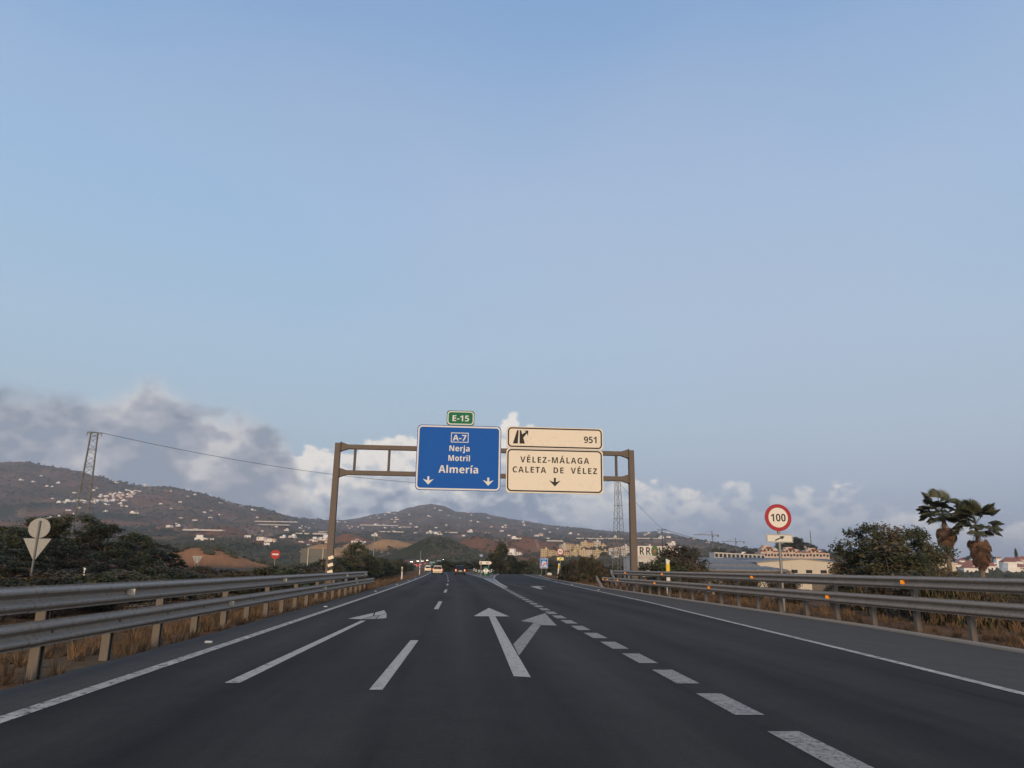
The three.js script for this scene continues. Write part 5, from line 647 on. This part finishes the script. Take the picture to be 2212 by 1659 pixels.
// hill houses: five shapes shared by all
const HOUSES = [];
{
  const vcol = (g, c) => { const q = g.index ? g.toNonIndexed() : g; const n = q.attributes.position.count, a = new Float32Array(n * 3); for (let i = 0; i < n; i++) a.set(c, i * 3); q.setAttribute('color', new THREE.BufferAttribute(a, 3)); q.deleteAttribute('uv'); return q; };
  const wh = [0.82, 0.78, 0.72], cr = [0.66, 0.54, 0.4], tl = [0.3, 0.12, 0.08], wn = [0.04, 0.04, 0.045], gr = [0.4, 0.4, 0.38];
  const V = [
    [vcol(box(12, 4, 9, 0, 1, 0), wh), vcol(box(5, 3.4, 6, 2, 4.5, -1), wh), vcol(box(1.6, 1.4, 0.2, -3, 1.4, 4.5), wn), vcol(box(1.6, 1.4, 0.2, 2, 1.4, 4.5), wn)],
    [vcol(box(14, 3.6, 8, 0, 0.8, 0), wh), vcol(gable(8.8, 1.8, 14.8).rotateY(Math.PI / 2).translate(0, 2.6, 0), tl), vcol(box(1.5, 1.4, 0.2, -4, 1, 4), wn), vcol(box(1.5, 1.4, 0.2, 4, 1, 4), wn), vcol(box(1.2, 2, 0.2, 0, 0.8, 4), wn)],
    [vcol(box(9, 6.5, 8, 0, 2.2, 0), cr), vcol(gable(8.8, 1.9, 9.8).rotateY(Math.PI / 2).translate(0, 5.4, 0), tl), vcol(box(1.4, 1.3, 0.2, -2, 3.6, 4), wn), vcol(box(1.4, 1.3, 0.2, 2, 3.6, 4), wn)],
    [vcol(box(20, 3.2, 7, 0, 0.8, 0), wh), vcol(box(7, 3.2, 6, -5, 3.8, -0.5), wh), vcol(box(8, 0.3, 2, 5, 2.2, 4.4), gr), vcol(box(2, 1.4, 0.2, 5, 1, 3.5), wn)],
    [vcol(box(10, 4.4, 9, 0, 1.2, 0), wh), vcol(new THREE.ConeGeometry(8, 2, 4, 1).rotateY(Math.PI / 4).scale(0.95, 1, 0.85).translate(0, 4.4, 0), tl), vcol(box(1.5, 1.4, 0.2, -2.5, 1.6, 4.5), wn)],
  ].map((L) => mergeGeometries(L));
  const Mh = mat([1, 1, 1], 0.85, { vertexColors: true }); const rh = rng(2024);
  function house(u, v, label, group, sc = 1, kind, d0) { const p = hit(u, v, d0 ?? 1250); if (!p) return; const k = kind ?? Math.floor(rh() * 5), d = Math.hypot(p.x, p.z); const o = solo('hillside_house', V[k], Mh, label, 'house', [p.x, p.y + 0.4, p.z], group); o.rotation.y = (rh() - 0.5) * 0.9; o.scale.setScalar(sc * (0.8 + 0.5 * rh())); HOUSES.push(o); }
  const scat = (n, u0, u1, v0, v1, label, group, sc, kind) => { for (let i = 0; i < n; i++) house(lerp(u0, u1, rh()), lerp(v0, v1, rh()), label, group, sc, kind, u0 > 1900 ? 300 : u0 > 1540 ? 500 : 1250); };
  // bright village on the left hill
  for (let i = 0; i < 16; i++) house(132 + i * 9.2 * (0.9 + 0.2 * rh()) - i * 0.2, 1087 + 3 * (rh() - 0.5) - 0.3 * i, 'white house in the village row across the left hill', 'village row on the left hill', 1.25, i % 2 ? 0 : 3);
  for (let i = 0; i < 46; i++) { const t = rh(); house(200 + t * 95 + 12 * rh(), 1084 - t * 22 + 16 * (rh() - 0.5), 'white house in the dense village above the row on the left hill', 'dense village on the left hill', 1.0); }
  scat(26, 20, 330, 1030, 1125, 'small white house scattered on the big left hill', 'houses scattered on the left hill', 1.0);
  scat(34, 340, 700, 1062, 1150, 'small white house scattered on the slopes left of the gantry', 'houses left of the gantry', 1.0);
  scat(30, 560, 790, 1128, 1180, 'white farm house in the valley behind the left gantry post', 'farm houses in the valley', 1.0);
  scat(44, 790, 1090, 1096, 1160, 'tiny white house scattered on the central hill below the blue sign', 'houses on the central hill', 1.15);
  scat(30, 1085, 1330, 1122, 1168, 'tiny white house scattered on the hill right of the signs', 'houses on the hill right of centre', 1.15);
  scat(16, 1390, 1530, 1152, 1180, 'tiny white house on the farthest ridge at the right', 'houses on the far ridge', 1.3);
  scat(60, 2005, 2230, 1200, 1236, 'pale house of the low town behind the palms', 'low town behind the palms', 0.85);
  scat(8, 1560, 1800, 1190, 1206, 'pale house on the low rise behind the warehouses', 'houses behind the warehouses', 0.9);
  for (let i = 0; i < 34; i++) { const zc = 430 + 330 * rh(), p = at(2008 + 215 * rh(), 1230, zc), k = Math.floor(rh() * 5), o = solo('town_house', V[k], Mh, 'pale house in the front rows of the low town behind the palms', 'house', [p.x, hAt(p.x, zc) + 0.5 + 3 * rh(), -zc], 'front rows of the low town'); o.rotation.y = (rh() - 0.5) * 0.8; o.scale.set(0.8, 0.9 + 0.7 * rh(), 0.8); }
  // single buildings that stand out
  [[441, 1168, 1.6, 3, 'large white farm house at the foot of the brown knolls left'], [535, 1162, 1.2, 4, 'small cream chapel-like house on the dark orchard left'], [290, 1109, 1.5, 3, 'large pale villa over the thicket on the left'], [663, 1141, 1.6, 3, 'long white farm house in the valley, upper'], [700, 1167, 1.4, 0, 'white farm house beside the left gantry post'], [1103, 1201, 1.3, 0, 'white house with flat roof between the pines and the blue ramp sign'], [1116, 1199, 1.1, 1, 'white house with tiled roof behind the ramp crest'], [946, 1155, 1.4, 3, 'white farm house on the ridge above the teal sign'], [1015, 1150, 1.3, 0, 'pale farm house on the brown ridge above the black car'], [1168, 1158, 1.5, 2, 'ochre farm house on the brown ridge left of the apartments']].forEach(([u, v, sc, k, l]) => house(u, v, l, undefined, sc, k, 250));
  // long pale greenhouses
  const Mgh = mat([0.55, 0.52, 0.47], 0.6), ghG = (() => { const L = []; for (let k = 0; k < 6; k++) L.push(new THREE.CylinderGeometry(1, 1, 1, 12, 1, false, 0, Math.PI).rotateZ(Math.PI / 2).rotateX(-Math.PI / 2 + Math.PI).rotateY(0).scale(1, 1, 1).translate(k - 2.5, 0, 0)); return L; })();
  const gh = (u0, u1, v, label) => { const a = hit(u0, v, 400), b = hit(u1, v, 400); if (!a || !b) return; const d = Math.min(Math.hypot(a.x, a.z), Math.hypot(b.x, b.z)), k = d / FPX, p = hit((u0 + u1) / 2, v, 400), W = (u1 - u0) * k, H = Math.max(3.4, 1.7 * k), t = thing('greenhouse', label, 'greenhouse', [p.x, p.y - 1, p.z], 0, 'plastic greenhouses in the valley'); const n = Math.max(3, Math.min(10, Math.round(W / 12))), w = W / n; const g = extr(poly([[-w / 2, 0], [w / 2, 0], [w / 2, H * 0.7], [w * 0.3, H * 0.95], [0, H * 1.05], [-w * 0.3, H * 0.95], [-w / 2, H * 0.7]]), 26).translate(0, 0, -13); for (let i = 0; i < n; i++) part('greenhouse_bay', g, Mgh, t, [-W / 2 + w * (i + 0.5), 0, 0]); };
  [[556, 640, 1129, 'long pale greenhouse left of the gantry, uppermost'], [558, 625, 1140, 'pale greenhouse left of the gantry, second from the top'], [640, 705, 1154, 'thin pale greenhouse just left of the gantry post'], [690, 722, 1150, 'short pale greenhouse touching the gantry post'], [780, 858, 1137, 'longest white greenhouse right of the gantry post'], [858, 905, 1140, 'thin pale greenhouse beside the longest one'], [820, 872, 1150, 'tan greenhouse below the longest white one'], [935, 985, 1151, 'thin white greenhouse over the bend'], [403, 480, 1148, 'thin white greenhouse above the left knolls'], [1180, 1215, 1171, 'pale greenhouse above the ochre apartments'], [1246, 1300, 1164, 'thin pale greenhouse behind the ochre apartments'], [1300, 1345, 1165, 'thin pale greenhouse behind the white apartments'], [1370, 1430, 1164, 'thin pale greenhouse on the far ridge right of the gantry']].forEach((a) => gh(...a));
}
console.log('buildings done', HOUSES.length);
// far trees among the houses on the right
for (let k = 0; k < 46; k++) { const u = 1560 + rp() * 680, right = u > 1990, p = hit(u, right ? 1203 + 24 * rp() : 1192 + 10 * rp(), 300); if (!p) continue; plant(['treeB', 'treeA', 'pine'][Math.floor(rp() * 2.3)], p.x, -p.z, 7 + 5 * rp(), 9 + 6 * rp(), right ? 'dark tree among the low town behind the palms' : 'dark tree on the low rise behind the warehouses', 'tree', right ? 'trees of the low town' : 'trees behind the warehouses', undefined, p.y - 0.5); }
[[1560, 1186], [1585, 1189], [1500, 1182], [1620, 1190], [1655, 1187], [1698, 1188], [1790, 1190], [1805, 1193], [1822, 1196], [1835, 1198], [1478, 1180], [1545, 1184]].forEach(([u, v]) => { const zc = 640, p = at(u, v, zc), g = hAt(p.x, zc); plant('treeB', p.x, zc, 7, Math.max(7, p.y - g), 'dark round tree on the skyline behind the villas and terraces', 'tree', 'skyline trees behind the villas'); });
{ const p = at(2193, 1186, 700), g = hAt(p.x, 700); plant('pine', p.x, 700, 3.2, Math.max(10, p.y - g), 'slim dark cypress standing above the low town at the right edge', 'tree'); }
// ---------------------------------------------------------------- scrub on the hills and dry grass by the road
{
  const base = new THREE.IcosahedronGeometry(1, 1), p = base.attributes.position, mem = {}, rs = rng(8); for (let i = 0; i < p.count; i++) { const k = [p.getX(i), p.getY(i), p.getZ(i)].map((q) => q.toFixed(2)).join(); const s = mem[k] ??= 0.7 + 0.6 * rs(); p.setXYZ(i, p.getX(i) * s, p.getY(i) * s * 0.8, p.getZ(i) * s); } base.computeVertexNormals();
  const N = 42000, im = new THREE.InstancedMesh(base, mat([1, 1, 1], 0.95), N), r = rng(404), M = new THREE.Matrix4(), q = new THREE.Quaternion(), c = new THREE.Color(); let n = 0;
  for (let tries = 0; tries < 170000 && n < N; tries++) {
    const a = (-37 + 82 * r()) * D2R, d = 420 * Math.pow(13, r()), x = Math.sin(a) * d, zc = Math.cos(a) * d; if (d > tab(SKY, a / D2R, 2) * 1.01) continue; const T = terrain(x, zc), cl = fbm(x * 0.006, zc * 0.006, 3); if (zc < 1100 && Math.abs(x - cx(zc) + 8) < 34) continue;
    const kk = T.best && T.bw > 0.25 ? { red: 0.12, orange: 0.06, gold: 0.14, orch: 0.95, scrub: 0.6 }[T.best.kind] : 0.55; if (r() > kk * (0.5 + cl * 1.4)) continue;
    const s = (1.3 + 2.4 * r() * r()) * lerp(1, 2.3, sst(600, 3500, d)); M.compose(new THREE.Vector3(x, T.h + s * 0.3, -zc), q.setFromAxisAngle(new THREE.Vector3(0, 1, 0), r() * 6.28), new THREE.Vector3(s * (0.8 + 0.5 * r()), s * (0.7 + 0.4 * r()), s)); im.setMatrixAt(n, M); const b = 0.7 + 0.6 * r(); c.setRGB(0.05 * b, 0.05 * b, 0.027 * b); im.setColorAt(n, c); n++;
  }
  im.count = n; im.name = 'hill_scrub'; tag(im, 'dark scrub and orchard bushes covering the valley and hills', 'scrub', undefined, 'stuff'); scene.add(im);
  // dry grass tufts on the verges
  const bl = []; { const r6 = rng(15); for (let k = 0; k < 14; k++) { const a = r6() * 6.28, l = 0.16 + 0.2 * r6(), o = 0.05 + 0.1 * r6(), g = new THREE.BufferGeometry(); const w = 0.008; g.setAttribute('position', new THREE.Float32BufferAttribute([Math.cos(a) * 0.03 - w, 0, Math.sin(a) * 0.03, Math.cos(a) * 0.03 + w, 0, Math.sin(a) * 0.03, Math.cos(a) * o, l, Math.sin(a) * o], 3)); g.computeVertexNormals(); bl.push(g); } }
  const tuft = mergeGeometries(bl), G = 9000, gm = new THREE.InstancedMesh(tuft, mat([1, 1, 1], 0.95, { side: THREE.DoubleSide }), G); let m = 0; const rg = rng(73);
  while (m < G) { const left = rg() < 0.5, zc = 3 + 120 * Math.pow(rg(), 1.5); const x = left ? cx(zc) - 5.15 - 6.5 * Math.pow(rg(), 1.4) : tab(edgeR, zc) + 0.3 + 9 * Math.pow(rg(), 1.3); if (fbm(x * 0.45, zc * 0.45, 3) < 0.05 + 0.3 * (rg() - 0.5)) { if (rg() < 0.85) continue; } const s = 0.6 + 1.1 * rg(); M.compose(new THREE.Vector3(x, hAt(x, zc) - 0.01, -zc), q.setFromAxisAngle(new THREE.Vector3(0, 1, 0), rg() * 6.28), new THREE.Vector3(s, s * (0.3 + 0.5 * rg()), s)); gm.setMatrixAt(m, M); const t = rg(), b = 0.7 + 0.6 * rg(); c.setRGB(lerp(0.19, 0.085, t) * b, lerp(0.115, 0.06, t) * b, lerp(0.06, 0.032, t) * b); gm.setColorAt(m, c); m++; }
  gm.name = 'dry_grass'; tag(gm, 'dry straw-coloured grass on the verges behind the guard rails', 'grass', undefined, 'stuff'); scene.add(gm);
}
shade(scene);
renderer.render(scene, camera);
